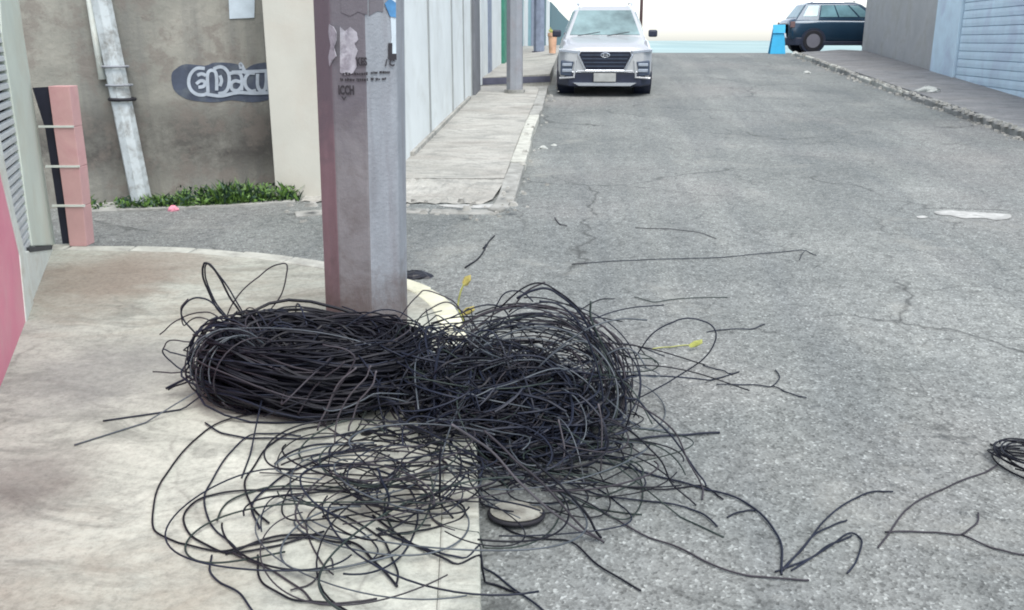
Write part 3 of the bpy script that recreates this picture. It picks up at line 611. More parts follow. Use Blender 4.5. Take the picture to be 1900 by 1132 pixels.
MB().prism([P3(s0, zb(s0) - .3, .05), P3(s1, zb(s1) - .3, .05), P3(s1, 4.9, .05), P3(s0, 4.9, .05)], -nn_ * 0.3).go('pier', 'door_blue', blue, bevel=0.01)
MB().prism([P3(s1, zb(s1) - .3, -.06), P3(s2, zb(s2) - .3, -.06), P3(s2, 4.9, -.06), P3(s1, 4.9, -.06)], -nn_ * 0.2).go('door_jamb', 'greyblue', blue)
MB().prism([P3(s2, zb(s3) - .3, -.03), P3(s3, zb(s3) - .3, -.03), P3(s3, 4.9, -.03), P3(s2, 4.9, -.03)], -nn_ * 0.2).go('door_backing', 'door_blue', blue)
sd_ = empty('roller_door', P3(s2, 0)); sd_.parent = blue; sd_.location = Vector((P3(s2, 0) - np.array(blue.location)).tolist())
zbase = zb(s3) + 0.0; dz = 0.165; first = None
for i in range(26):
    if first is None:
        prof = [(-0.03, 0.003), (0.004, 0.008), (0.008, dz * .5), (0.003, dz - 0.008), (-0.03, dz - 0.002)]
        first = MB().prism([P3(s2, zbase + h, d) for d, h in prof], un * (s3 - s2)).go('slat', 'door_blue', sd_)
    else:
        c = first.copy(); link(c); c.location = Vector((0, 0, i * dz))
# ------------------------------------------------------------ cars
def smoothstations(rows, k=4): return catmull(rows, k)
def superring(hw, z0, z1, n=24, e=0.42):
    zc, hz = (z0 + z1) / 2, (z1 - z0) / 2; a = np.arange(n) * 2 * math.pi / n
    c, s = np.cos(a), np.sin(a)
    return np.stack([hw * np.sign(c) * np.abs(c) ** e, zc + hz * np.sign(s) * np.abs(s) ** e], 1)
def make_car(loc, rz, paint, glass, label, slope=0.0, scale=1.0, suv=True):
    e = empty('parked_car', loc, label, 'car', rz=rz); e.rotation_euler = (slope if abs(rz) < 0.5 else 0, 0, rz); e.scale = (scale,) * 3
    st = np.array([(-2.20, .50, .84, .66), (-2.16, .38, .92, .78), (-2.06, .27, .97, .88), (-1.85, .24, 1.01, .915), (-1.4, .22, 1.06, .93), (-1.0, .22, 1.10, .935), (0, .22, 1.12, .935), (1.2, .22, 1.13, .93), (1.9, .26, 1.12, .90), (2.12, .34, 1.06, .84), (2.18, .45, .95, .70)])
    st = smoothstations(st, 3); v = []; f = []; n = 28
    for y, a, b, hw in st:
        for x, z in superring(hw, a, b, n): v.append((x, y, z))
    m = len(st)
    for i in range(m - 1):
        for j in range(n): k = (j + 1) % n; f.append((i * n + j, i * n + k, (i + 1) * n + k, (i + 1) * n + j))
    f.append(tuple(range(n))); f.append(tuple((m - 1) * n + j for j in range(n - 1, -1, -1)))
    body = obj('body', v, f, paint, e, local=True, smooth=True)
    # cabin
    lo = [(-.82, -1.12), (.82, -1.12), (.86, -.3), (.86, 1.2), (.80, 1.98), (-.80, 1.98), (-.86, 1.2), (-.86, -.3)]
    hi = [(-.60, -.28), (.60, -.28), (.655, .2), (.65, 1.1), (.60, 1.62), (-.60, 1.62), (-.65, 1.1), (-.655, .2)]
    rf = [(-.45, -.10), (.45, -.10), (.5, .3), (.5, 1.0), (.45, 1.45), (-.45, 1.45), (-.5, 1.0), (-.5, .3)]
    v = [(x, y, 1.04) for x, y in lo] + [(x, y, 1.58) for x, y in hi] + [(x, y, 1.645) for x, y in rf]
    f = [(i, (i + 1) % 8, 8 + (i + 1) % 8, 8 + i) for i in range(8)] + [(8 + i, 8 + (i + 1) % 8, 16 + (i + 1) % 8, 16 + i) for i in range(8)] + [tuple(range(16, 24))]
    obj('cabin', v, f, paint, e, local=True, bevel=0.03)
    def pane(name, i, j, s0, s1, t0, t1, mat, out=0.012):
        A, B, C_, D = [np.array([*lo[i], 1.04]), np.array([*lo[j], 1.04]), np.array([*hi[j], 1.58]), np.array([*hi[i], 1.58])]
        def P(s, t): return (A * (1 - s) + B * s) * (1 - t) + (D * (1 - s) + C_ * s) * t
        q = [P(s0, t0), P(s1, t0), P(s1, t1), P(s0, t1)]; nn = np.cross(q[1] - q[0], q[3] - q[0]); nn /= np.linalg.norm(nn)
        if np.dot(nn, (q[0] + q[2]) / 2 - np.array([0, .4, 1.2])) < 0: nn = -nn
        return MB().prism([p + nn * out for p in q], -nn * 0.02).go(name, mat, e, local=True)
    pane('windscreen', 0, 1, .05, .95, .13, .97, glass)
    pane('rear_window', 4, 5, .08, .92, .2, .92, glass)
    for i, j in ((2, 3), (7, 6)):
        pane('side_window', i, j, .03, .49, .2, .92, glass); pane('side_window', i, j, .53, .97, .2, .92, glass)
    pane('quarter_window', 3, 4, .1, .75, .25, .9, glass); pane('quarter_window', 6, 5, .1, .75, .25, .9, glass)
    pane('quarter_window', 1, 2, .35, .95, .2, .9, glass); pane('quarter_window', 0, 7, .35, .95, .2, .9, glass)
    for s in (-1, 1):
        v, f = tube([(s * .56, -.1, 1.66), (s * .58, .0, 1.69), (s * .58, 1.3, 1.69), (s * .56, 1.45, 1.65)], .018, 6); obj('roof_rail', v, f, 'chrome', e, local=True)
        mb = MB(); mb.box(s * .92 - .02, s * 1.08 if s > 0 else s * 1.08, -.86, -.74, 1.06, 1.2) if s > 0 else mb.box(-1.08, -.90, -.86, -.74, 1.06, 1.2)
        mb.go('mirror', 'cladding' if paint == 'silver' else paint, e, local=True, bevel=0.03)
    # wheels
    for sx in (-1, 1):
        for yy in (-1.36, 1.34):
            a = np.linspace(0, 2 * math.pi, 29)[:-1]; x1 = sx * .935; 
            def disc(r, xa, xb): return [(xa, yy + r * math.cos(t), .355 + r * math.sin(t)) for t in a], [(xb, yy + r * math.cos(t), .355 + r * math.sin(t)) for t in a]
            A, B = disc(.43, sx * .6, x1 - sx * .002); mb = MB(); mb.add(A + B, [(i, (i + 1) % 28, 28 + (i + 1) % 28, 28 + i) for i in range(28)] + [tuple(range(28, 56)), tuple(range(27, -1, -1))]); mb.go('wheel_arch', 'cladding', e, local=True)
            A, B = disc(.355, sx * .70, x1 + sx * .012); mb = MB(); mb.add(A + B, [(i, (i + 1) % 28, 28 + (i + 1) % 28, 28 + i) for i in range(28)] + [tuple(range(28, 56)), tuple(range(27, -1, -1))])
            wh = mb.go('wheel', 'tyre', e, local=True, bevel=0.02)
            A, B = disc(.235, sx * .8, x1 + sx * .018); mb = MB(); mb.add(A + B, [(i, (i + 1) % 28, 28 + (i + 1) % 28, 28 + i) for i in range(28)] + [tuple(range(28, 56)), tuple(range(27, -1, -1))])
            for k in range(5):
                t = k * 2 * math.pi / 5 + .3; c = np.array([x1 + sx * .024, yy + .13 * math.cos(t), .355 + .13 * math.sin(t)])
                d1 = np.array([0, math.cos(t), math.sin(t)]); d2 = np.array([0, -math.sin(t), math.cos(t)])
                mb.prism([c - d1 * .08 - d2 * .015, c + d1 * .09 - d2 * .03, c + d1 * .09 + d2 * .03, c - d1 * .08 + d2 * .015], np.array([-sx * .03, 0, 0]))
            mb.go('rim', 'rim', wh, local=True)
    # sills, bumpers
    MB().box(-.945, .945, -1.0, 1.0, .20, .34).go('sill', 'cladding', e, local=True, bevel=.02)
    for s, y0 in ((-1, -2.235), (1, 2.215)):
        ys0, ys1 = (y0, y0 + .5) if s < 0 else (y0 - .5, y0)
        MB().prism([(-.70, y0, .20), (.70, y0, .20), (.91, y0 - s * .30, .20), (.93, y0 - s * .6, .20), (-.93, y0 - s * .6, .20), (-.91, y0 - s * .30, .20)], np.array([0, 0, .27])).go('bumper', 'cladding', e, local=True, bevel=.03)
    for s in (-1, 1):
        MB().box(s * .86 - .05, s * .86 + .05, 2.0, 2.16, .80, 1.0).go('tail_lamp', 'rust', e, local=True, bevel=.015)
    F_ = lambda pts, y, th=.05: MB().prism([(x, y, z) for x, z in pts], np.array([0, th, 0]))
    MB().prism([(-.91, -2.10, .44), (-.74, -2.225, .44), (.74, -2.225, .44), (.91, -2.10, .44), (.90, -1.8, .44), (-.90, -1.8, .44)], np.array([0, 0, .47])).go('front_panel', paint, e, local=True, bevel=.05)
    gr = F_([(-.47, .865), (.47, .865), (.50, .80), (.36, .52), (-.36, .52), (-.50, .80)], -2.235, .10).go('grille', 'grille', e, local=True, bevel=.01)
    for z, hw in ((.80, .46), (.73, .44), (.66, .41), (.59, .37)): MB().box(-hw, hw, -2.247, -2.236, z - .008, z + .008).go('grille_bar', 'lampdark', gr, local=True)
    a = np.linspace(0, 2 * math.pi, 20)
    v, f = tube([(.085 * math.cos(t), -2.252, .80 + .042 * math.sin(t)) for t in a], .008, 5); obj('badge', v, f, 'chrome', gr, local=True)
    MB().box(-.045, -.032, -2.258, -2.248, .77, .83).go('badge_stroke', 'chrome', gr, local=True); MB().box(.032, .045, -2.258, -2.248, .77, .83).go('badge_stroke', 'chrome', gr, local=True); MB().box(-.035, .035, -2.258, -2.248, .795, .807).go('badge_stroke', 'chrome', gr, local=True)
    v, f = tube([(-.50, -2.24, .88), (-.52, -2.245, .80), (-.375, -2.25, .505), (.375, -2.25, .505), (.52, -2.245, .80), (.50, -2.24, .88)], .018, 6); obj('grille_surround', v, f, 'chrome', e, local=True)
    MB().box(-.215, .215, -2.29, -2.262, .30, .46).go('number_plate', 'plate', e, local=True, bevel=.006)
    MB().prism([(-.62, -2.245, .475), (.62, -2.245, .475), (.80, -2.17, .50), (.80, -2.17, .53), (.60, -2.255, .52), (-.60, -2.255, .52), (-.80, -2.17, .53), (-.80, -2.17, .50)][:4] + [(-.80, -2.17, .53)], np.array([0, .03, 0])).go('bumper_strip', 'chrome', e, local=True)
    MB().box(-.55, .55, -2.262, -2.24, .48, .515).go('bumper_lip', 'silver', e, local=True, bevel=.01)
    MB().prism([(-.62, -2.235, .28), (.62, -2.235, .28), (.5, -2.235, .22), (-.5, -2.235, .22)], np.array([0, -.035, 0])).go('skid_plate', 'chrome', e, local=True)
    for s in (-1, 1):
        F_([(s * .54, .83), (s * .90, .87), (s * .90, .905), (s * .52, .875)], -2.235, .2).go('daytime_lamp', 'lamp', e, local=True)
        hl = F_([(s * .60, .68), (s * .86, .70), (s * .87, .42), (s * .66, .40)], -2.240, .2).go('headlight', 'lampdark', e, local=True, bevel=.02)
        for z in (.62, .51): MB().box(min(s * .64, s * .83), max(s * .64, s * .83), -2.262, -2.241, z - .03, z + .03).go('lamp_lens', 'lamp', hl, local=True, bevel=.01)
        v, f = tube([(s * .57, -2.24, .70), (s * .60, -2.25, .38), (s * .88, -2.20, .36)], .022, 6); obj('lamp_surround', v, f, 'silver', e, local=True)
    for i in range(2): 
        v, f = tube([(-.55 + i * .6, -1.14, 1.10), (-.1 + i * .6, -1.04, 1.17)], .008, 5); obj('wiper', v, f, 'tyre', e, local=True)
    return e
cl = G(1121, 181); car1 = make_car(cl + np.array([0, 2.25, 2.25 * S]), 0, 'silver', 'glass', 'silver compact suv parked at the left kerb facing the camera', math.atan(S), 0.985)
cr_ = G(1500, 92, 0.0); cy = cr_[1]
c2p = np.array([cr_[0] + 1.32, cy + 0.9, gprof(cy) + 0.05])
car2 = make_car(c2p, R_(93), 'teal', 'glass_teal', 'dark teal hatchback half hidden behind the grey house corner', 0, 0.93)
# blue board
b = G(1444, 100); bs = empty('board_sign', b, 'bright blue folding board standing behind the dark car', 'sign')
k = (np.dot(b - CAM, _F)) / FPX
for nm, x0, x1, xt0, xt1, z0, z1, yy in (('lower_panel', -15, 13, -11, 9, 0.0, 36, 0), ('top_panel', -12, 10, -12, 10, 37, 52, 0.02)):
    MB().prism([b + [x0 * k, yy, z0 * k], b + [x1 * k, yy, z0 * k], b + [xt1 * k, yy + .06, z1 * k], b + [xt0 * k, yy + .06, z1 * k]], np.array([0, .05, 0])).go(nm, 'signblue', bs)
MB().prism([b + [-13 * k, .5, 0], b + [12 * k, .5, 0], b + [9 * k, .10, 52 * k], b + [-11 * k, .10, 52 * k]], np.array([0, .04, 0])).go('back_panel', 'signblue', bs)
# ------------------------------------------------------------ the big octagonal pole
PB = G(675, 612, KH); PB[1] += 0.0
D_ = np.dot(PB - CAM, _F); r0 = 75.5 * D_ / FPX
PB = PB + np.array([0, 0.10, 0.10 * S])
pole = empty('utility_pole', PB, 'thick eight sided concrete pole with peeling posters rising from the cables', 'pole')
H_ = [-.1, .02, .10, .22, .4, .7, 1.0, 1.24, 1.27, 1.5, 1.75, 2.1, 2.6, 4, 8.5]; fvec = math.atan2(-PB[1], -PB[0])
tocam = np.array([-PB[0], -PB[1], 0]); tocam /= np.linalg.norm(tocam); rightv = np.array([-tocam[1], tocam[0], 0])
if np.dot(rightv, _R) < 0: rightv = -rightv
def pv(adeg, r, h): a = R_(adeg); return PB + rightv * 0.019 * h + (rightv * math.sin(a) + tocam * math.cos(a)) * r + np.array([0, 0, h])
A0 = 6; vv = []; ff = []; mi = []
rad = lambda h: r0 / 0.985 * (1 + 0.010 * min(h, 2.5) - 0.02 * max(0, h - 3))
for h in H_:
    for j in range(8): vv.append(pv(A0 + 45 * j, rad(h), h))
for i in range(len(H_) - 1):
    for j in range(8):
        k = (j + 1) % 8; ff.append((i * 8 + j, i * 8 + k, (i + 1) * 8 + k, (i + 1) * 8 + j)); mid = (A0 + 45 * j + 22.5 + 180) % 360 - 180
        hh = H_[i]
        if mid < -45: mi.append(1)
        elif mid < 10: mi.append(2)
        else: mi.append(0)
ff.append(tuple((len(H_) - 1) * 8 + j for j in range(8))); mi.append(0)
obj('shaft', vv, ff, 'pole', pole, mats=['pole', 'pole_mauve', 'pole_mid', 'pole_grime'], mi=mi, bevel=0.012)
# posters and print on the pole: face between vertices A and A+45
def pface(k0):   # returns function (u 0..1 across the face, h, out) -> point
    def f(u, h, o=0.003):
        a, b = pv(k0, rad(h), h), pv(k0 + 45, rad(h), h); p = a * (1 - u) + b * u; m = (a + b) / 2 - PB; m[2] = 0; m /= np.linalg.norm(m); return p + m * o, (b - a) / np.linalg.norm(b - a), m
    return f
FM, FR, FL = pface(-39), pface(6), pface(-84)
def hpx(py): # height on the pole for a photo row
    n = tocam; q = PB + tocam * r0 * .95; d = ray(675, py); t = np.dot(q - CAM, n) / np.dot(d, n); return (CAM + d * t)[2] - PB[2]
def upx(F, px, py, k0):
    h = hpx(py); a, b = pv(k0, rad(h), h), pv(k0 + 45, rad(h), h)
    def prj(p): v = p - CAM; return 950 + FPX * np.dot(v, _R) / np.dot(v, _F)
    return (px - prj(a)) / (prj(b) - prj(a)), h
def sticker(F, k0, pts, mat, name, out=0.004):
    P = []; m = None
    for x, y in pts:
        u, h = upx(F, x, y, k0); p, ux, m = F(u, h, out); P.append(p)
    ar = MB(); ar.prism(P, -m * 0.003); return ar.go(name, mat, pole)
torn = [(631, 50), (640, 58), (650, 50), (662, 60), (665, 74), (658, 82), (664, 94), (659, 108), (664, 120), (655, 136), (640, 140), (631, 134)]
sticker(FM, -39, torn, 'torn', 'torn_poster')
sticker(FL, -84, [(611, 45), (619, 50), (624, 60), (624, 76), (620, 88), (624, 104), (617, 112), (612, 124), (610, 106), (614, 84), (610, 62)], 'torn', 'torn_poster', 0.003)
sticker(FR, 6, [(722, 0), (733, -30), (734, 62), (734, 104), (723, 105), (726, 70)], 'paper', 'poster', 0.004)
sticker(FR, 6, [(712, 6), (722, -4), (733, 4), (733, 32), (722, 30)], 'poster_blue', 'poster', 0.008)
sticker(FR, 6, [(719, 80), (726, 80), (726, 100), (734, 100), (734, 112), (719, 110)], 'ink', 'poster_frame', 0.009)
sticker(FM, -39, [(628, -40), (682, -40), (682, 28), (664, 22), (650, 30), (634, 24)], 'pole_mid', 'paper_scrap', 0.003)
sticker(FR, 6, [(684, -40), (712, -40), (710, 22), (700, 20), (684, 30)], 'pole_mid', 'paper_scrap', 0.003)
def ptext(txt, F, k0, px, py, wpx, hpxs, mat='ink', name='poster_print'):
    u, h = upx(F, px, py, k0); p, ux, m = F(u, h, 0.010); u2, h2 = upx(F, px + wpx, py, k0); p2, _, _ = F(u2, h2, .010); h3 = hpx(py - hpxs)
    wd = np.linalg.norm(p2 - p); text_mesh(txt, name, mat, pole, p, ux, np.array([0, 0, 1.0]), m, h3 - h, 0.045, fit=wd)
ptext('KES', FM, -39, 662, 122, 20, 16); ptext('/ C', FR, 6, 712, 124, 18, 14)
def inkrow(F, k0, px, py, wpx, hp):            # worn, unreadable rows of print
    x = px
    while x < px + wpx:
        w_ = 1.5 + 3.5 * rng.random(); t_ = hp * (.6 + .4 * rng.random()); sticker(F, k0, [(x, py - t_), (x + w_, py - t_ * .9), (x + w_ * .9, py), (x, py - .5)], 'ink', 'print_mark', 0.008); x += w_ + 1.2 + (2.5 if rng.random() < .3 else 0)
inkrow(FM, -39, 636, 139, 45, 6); inkrow(FR, 6, 687, 137, 38, 5); inkrow(FM, -39, 632, 150, 50, 6); inkrow(FR, 6, 687, 149, 30, 5)
ptext('ICCH', FM, -39, 629, 176, 29, 18); ptext('V', FM, -39, 634, 186, 10, 7)
# concrete collar and stain at the foot
# ------------------------------------------------------------ cables
def onsurf(px, py):
    p = G(px, py, KH)
    return p if inpoly(p[0], p[1], NEARPOLY) else G(px, py, 0)
def trace(pts, r, k=7, gdef=None):
    out = []
    for q in pts:
        if len(q) == 2 and gdef is None: p = onsurf(*q) + [0, 0, r + 0.002]
        else:
            g = q[2] if len(q) > 2 else gdef
            b = onsurf(q[0], max(g, q[1])); n = np.array([0, 1.0, 0]); p = V(q[0], q[1], n, b); p[2] = max(p[2], surf(p[0], p[1]) + r)
        out.append(p)
    c = catmull(out, k)
    # small waviness of a springy cable
    t = np.linspace(0, len(pts) * 1.3, len(c)); ph = rng.random(3) * 6
    c[:, 0] += 0.004 * np.sin(t * 2.1 + ph[0]); c[:, 2] += np.abs(0.004 * np.sin(t * 1.7 + ph[1]))
    return c
def clampz(c, r, top=None):
    for i in range(len(c)):
        s = surf(c[i, 0], c[i, 1]); c[i, 2] = max(c[i, 2], s + r + 0.001)
    return c
def strand(c, r, mat, parent, name='cable_loop', sides=5):
    r = r * (0.80 if parent.name.startswith('cable_tangle') else 0.76)
    v, f = tube(c, r, sides); return obj(name, v, f, mat, parent, smooth=True)
# poles keep-out
def keepout(c):
    for i in range(len(c)):
        d = c[i, :2] - PB[:2]; n = np.linalg.norm(d); m = r0 + 0.015
        if n < m and c[i, 2] < 3: c[i, :2] = PB[:2] + d / (n + 1e-6) * m
    return c
# (1) dense coil, left, in front of the pole
cc = onsurf(585, 722); coil = empty('cable_coil', cc, 'dense black coil of cable lying in front of the pole foot', 'cable coil')
stuffmb = MB(); NC = 300
for i in range(NC):
    core = i >= 150
    u0 = rng.random() * 6.283; turns = 0.5 + 0.7 * rng.random(); n = 34
    u = u0 + np.linspace(0, turns * 6.283, n)
    rho = 0.155 * math.sqrt(rng.random()) * (0.8 if core else 1.0); ph = rng.random() * 6.283 + 0.5 * np.sin(u * 1.3 + rng.random() * 6) ; w1, w2 = rng.random(2) * 6
    rr = 1 + 0.07 * np.sin(2 * u + w1) + 0.05 * np.sin(3 * u + w2) + 0.02 * np.sin(7 * u + w1)
    Rx, Ry = 0.455, 0.285
    x = (Rx + rho * np.cos(ph) * 1.1) * np.cos(u) * rr; y = (Ry + rho * np.cos(ph)) * np.sin(u) * rr; z = 0.15 + rho * np.sin(ph) + 0.035 * np.sin(u * 2 + w2) + 0.015 * np.sin(u * 5 + w1)
    tilt = 0.12 * rng.normal()
    z = z + 0.10 * np.maximum(0, -x) * (1 if i % 3 else 0) + tilt * y
    c = np.stack([cc[0] + x, cc[1] + y, cc[2] + z + S * y], 1); r = 0.0050 + 0.002 * rng.random()
    c = keepout(clampz(c, r))
    m = random.choice(['w0', 'w0', 'w0', 'w1', 'w0', 'w0', 'w0', 'w2'])
    if not core: strand(c, r, m, coil, 'cable_turn')
    else: stuffmb.add(*tube(c, r + .002, 4))
for i in range(26):                              # loops wrapped round the bundle at its left end
    u = math.pi + rng.normal() * .55; e_ = np.array([math.cos(u), math.sin(u), 0]); ctr = cc + np.array([.455 * math.cos(u), .285 * math.sin(u), .17]); t = np.linspace(0, 5.0 + rng.random() * 1.5, 26) + rng.random() * 6; q = .155 + .05 * rng.random()
    c = ctr + e_ * (q * np.cos(t))[:, None] + np.array([0, 0, 1.0]) * (q * np.sin(t))[:, None] + np.cross(e_, [0, 0, 1]) * (.05 * np.sin(t * .7 + rng.random() * 6) + .02 * rng.normal())[:, None]
    r = .0045 + .002 * rng.random(); strand(keepout(clampz(c, r)), r, ['w0', 'w1', 'w2', 'w5'][rng.integers(4)], coil, 'cable_wrap')
# interior filling of the coil: short wild arcs through the hole
for i in range(110):
    a = rng.random() * 6.28; b = a + 1.5 + 2.5 * rng.random(); p0 = np.array([math.cos(a) * .42, math.sin(a) * .26, .05 + .22 * rng.random()]); p1 = np.array([math.cos(b) * .42, math.sin(b) * .26, .05 + .22 * rng.random()])
    mid = (p0 + p1) / 2 + np.append(rng.normal(size=2) * .07, .04 + rng.random() * .10)
    c = catmull([p0, (p0 + mid) / 2 + rng.normal(size=3) * .03, mid, (mid + p1) / 2 + rng.normal(size=3) * .03, p1], 5) + cc; c = keepout(clampz(c, .006)); stuffmb.add(*tube(c, .0062, 4))
tag(stuffmb.go('coil_core', 'w0', coil), kind='stuff')
# (2) tangle, right, spilling over the kerb
tc = onsurf(925, 785); tang = empty('cable_tangle', tc, 'wild springy heap of thin black cable spilling over the kerb right of the pole', 'cable heap')
def loop(cx, cy, cz, a, b, tilt, az, u0, arc, wob, n):
    u = u0 + np.linspace(0, arc, n); w1, w2, w3 = rng.random(3) * 6
    P = np.stack([a * np.cos(u), b * np.sin(u), 0 * u], 1)
    P += np.stack([np.sin(u * 1.7 + w1), np.sin(u * 2.3 + w2), 0.7 * np.sin(u * 1.9 + w3)], 1) * wob
    ct, st_ = math.cos(tilt), math.sin(tilt); Rm = np.array([[1, 0, 0], [0, ct, -st_], [0, st_, ct]]); ca_, sa = math.cos(az), math.sin(az)
    Rz = np.array([[ca_, -sa, 0], [sa, ca_, 0], [0, 0, 1]]); return P @ (Rz @ Rm).T + [cx, cy, cz]
corem = MB()
def soft_top(c, cen):
    for i in range(len(c)):
        x, y = c[i, 0] - cen[0], c[i, 1] - cen[1]; s = surf(c[i, 0], c[i, 1]); lim = 0.50 * math.exp(-((x / .66) ** 2 + (y / .48) ** 2)) + 0.06
        h = c[i, 2] - s
        if h > lim: c[i, 2] = s + lim + 0.12 * (h - lim)
    return c
for i in range(760):
    part = i < 245; big = rng.random()
    a = 0.12 + 0.32 * rng.random(); b = a * (0.5 + 0.4 * rng.random()); tilt = rng.normal() * 0.55; az = rng.random() * 6.28
    cx = tc[0] - 0.02 + rng.normal() * 0.20; cy = tc[1] + 0.04 + rng.normal() * 0.15; cz = surf(cx, cy) + 0.03 + 0.24 * rng.random()
    if i % 4 == 0: cx = tc[0] - .35 + rng.normal() * .12; cy = tc[1] + .16 + rng.normal() * .10; cz = surf(cx, cy) + .05 + .16 * rng.random()
    if not part: a *= .8; b *= .8; cx = tc[0] + rng.normal() * .19; cy = tc[1] + .02 + rng.normal() * .14; cz = surf(cx, cy) + .02 + .20 * rng.random()
    if i % 5 == 1: cx = tc[0] + .06 + rng.normal() * .12; cy = tc[1] - .26 + rng.normal() * .07; a *= .7; b *= .7; cz = surf(cx, cy) + .02 + .12 * rng.random()
    if i % 9 == 2: cx = tc[0] - .22 + rng.normal() * .14; cy = tc[1] - .08 + rng.normal() * .06; a *= .7; b *= .7; cz = surf(cx, cy) + .02 + .12 * rng.random()
    c = loop(cx, cy, cz, a, b, tilt, az, rng.random() * 6.28, 2.2 + 4.5 * rng.random(), 0.045, 36)
    r = 0.0031 + 0.0020 * rng.random(); c = keepout(clampz(soft_top(c, tc), r)); m = WM[rng.integers(len(WM))]
    if part: strand(c, r, m, tang)
    else: corem.add(*tube(c, r + .001, 4), 0 if i % 2 else 1)
tag(corem.go('tangle_core', 'w0', tang, mats=['w0', 'w1']), kind='stuff')
# ring of larger upright loops on the right of the heap
for i in range(46):
    cx, cy = tc[0] + 0.15 + rng.normal() * .05, tc[1] + .10 + rng.normal() * .08
    c = loop(cx, cy, surf(cx, cy) + 0.16 + rng.normal() * .03, .38 + .10 * rng.random(), .34 + .10 * rng.random(), 0.75 + rng.normal() * .22, rng.normal() * .25, -1.0 + rng.normal() * .5, 2.2 + 2.0 * rng.random(), .02, 40)
    r = .0042 + .0015 * rng.random(); strand(clampz(c, r), r, WM[rng.integers(len(WM))], tang)
for i in range(80):                             # messy loops lying across the left coil
    az = rng.random() * 6.28; cx, cy = cc[0] + .42 * math.cos(az) * rng.random() ** .5, cc[1] + .26 * math.sin(az) * rng.random() ** .5
    q = .09 + .17 * rng.random(); c = loop(cx, cy, cc[2] + .14 + .13 * rng.random(), q * 1.3, q * .7, rng.normal() * .6, rng.random() * 6.28, rng.random() * 6, 2 + 4 * rng.random(), .035, 30)
    r = .0040 + .002 * rng.random(); strand(keepout(clampz(c, r)), r, ['w0', 'w0', 'w0', 'w1', 'w2', 'w1'][rng.integers(6)], coil)
# springy ends and arcs that jump out of both bundles
def spring(n, cen, spread, par, lo=.15, hi=.5, outr=.35):
    for i in range(n):
        az = rng.random() * 6.28; p = cen + np.array([math.cos(az) * spread[0] * rng.random(), math.sin(az) * spread[1] * rng.random(), .08 + .12 * rng.random()])
        d = np.array([math.cos(az), math.sin(az) * .8, .5 + .9 * rng.random()]) * (lo + (hi - lo) * rng.random()) * .5; pts = [p]; cur = rng.normal(size=3) * [.10, .10, 0] 
        for k in range(5):
            p = p + d * .6; d = d + cur * .5 - np.array([0, 0, .085]); pts.append(p)
        c = keepout(clampz(catmull(pts, 6), .005)); r = .0038 + .0018 * rng.random(); strand(c, r, WM[rng.integers(len(WM))], par, 'cable_end')
spring(60, tc, (.46, .34), tang); spring(20, cc, (.50, .30), coil, .07, .17)
# (3) long flat sprawl in front of the heap, over pavement and road
def sprawl(n, fx, fy, amin, amax, parent, zmax=.10):
    for i in range(n):
        px, py = fx(), fy(); p = onsurf(px, py); a = amin + (amax - amin) * rng.random(); b = a * (.45 + .4 * rng.random())
        c = loop(p[0], p[1], p[2] + .02 + zmax * rng.random() ** 2, a, b, rng.normal() * .10, rng.normal() * .6, rng.random() * 6.28, 1.6 + 3.2 * rng.random(), .03, 44)
        r = .0035 + .0018 * rng.random(); strand(keepout(clampz(c, r)), r, WM[rng.integers(len(WM))], parent)
sprawl(26, lambda: 560 + rng.random() * 300, lambda: 880 + rng.random() * 60, .25, .55, tang)
sprawl(20, lambda: 1000 + rng.random() * 170, lambda: 760 + rng.random() * 120, .14, .34, tang, .2)
sprawl(16, lambda: 620 + rng.random() * 420, lambda: 940 + rng.random() * 130, .25, .6, tang)
sprawl(34, lambda: 640 + rng.random() * 300, lambda: 850 + rng.random() * 70, .16, .38, tang, .16)
sprawl(26, lambda: 900 + rng.random() * 260, lambda: 850 + rng.random() * 90, .22, .5, tang, .14)
sprawl(8, lambda: 480 + rng.random() * 200, lambda: 960 + rng.random() * 90, .2, .45, tang)
# traced strands
T = []   # (points, radius, material, default ground row)
def tr(pts, r=.0055, m='w0', g=None, par=None): T.append((pts, r, m, g, par))
C, K = 'coil', 'tang'
tr([(470, 640), (445, 605), (405, 578), (385, 535), (375, 502), (382, 488), (398, 502), (420, 540), (440, 572), (462, 615)], .008, 'w0', 655, C)
tr([(455, 625), (425, 592), (398, 560), (384, 520), (380, 494), (392, 492), (412, 520), (440, 560), (466, 610)], .006, 'w1', 650, C)
tr([(408, 618), (428, 572), (455, 535), (490, 506), (520, 490), (533, 496), (530, 522), (514, 560), (492, 588), (470, 612)], .0055, 'w2', 648, C)
tr([(430, 640), (390, 640), (356, 614), (338, 585), (345, 562), (372, 553), (395, 565), (425, 600), (440, 630)], .0065, 'w1', 690, C)
tr([(440, 625), (400, 600), (362, 590), (342, 605), (335, 575), (350, 556)], .005, 'w2', 680, C)
tr([(298, 622), (318, 602), (350, 586), (385, 580), (420, 600), (450, 635)], .005, 'w2', 690, C)
tr([(362, 625), (378, 606), (402, 597), (430, 605), (455, 630)], .006, 'w0', 680, C)
tr([(400, 668), (370, 642), (340, 634), (312, 634), (302, 648)], .005, 'w2', 710, C)
tr([(390, 662), (350, 662), (318, 655), (303, 650), (312, 668), (340, 688), (372, 700)], .0055, 'w1', 715, C)
tr([(308, 721), (340, 706), (370, 690), (400, 676), (430, 660)], .0085, 'w1', 735, C)
tr([(312, 724), (345, 710), (378, 695), (420, 672)], .006, 'w0', 737, C)
tr([(285, 691), (330, 692), (372, 689), (410, 680)], .005, 'w2', 715, C)
tr([(385, 655), (378, 690), (380, 725), (400, 750), (440, 765), (500, 772)], .007, 'w0', 770, C)
tr([(600, 640), (640, 650), (660, 668), (640, 700), (618, 740), (600, 790)], .006, 'w2', 800, C)
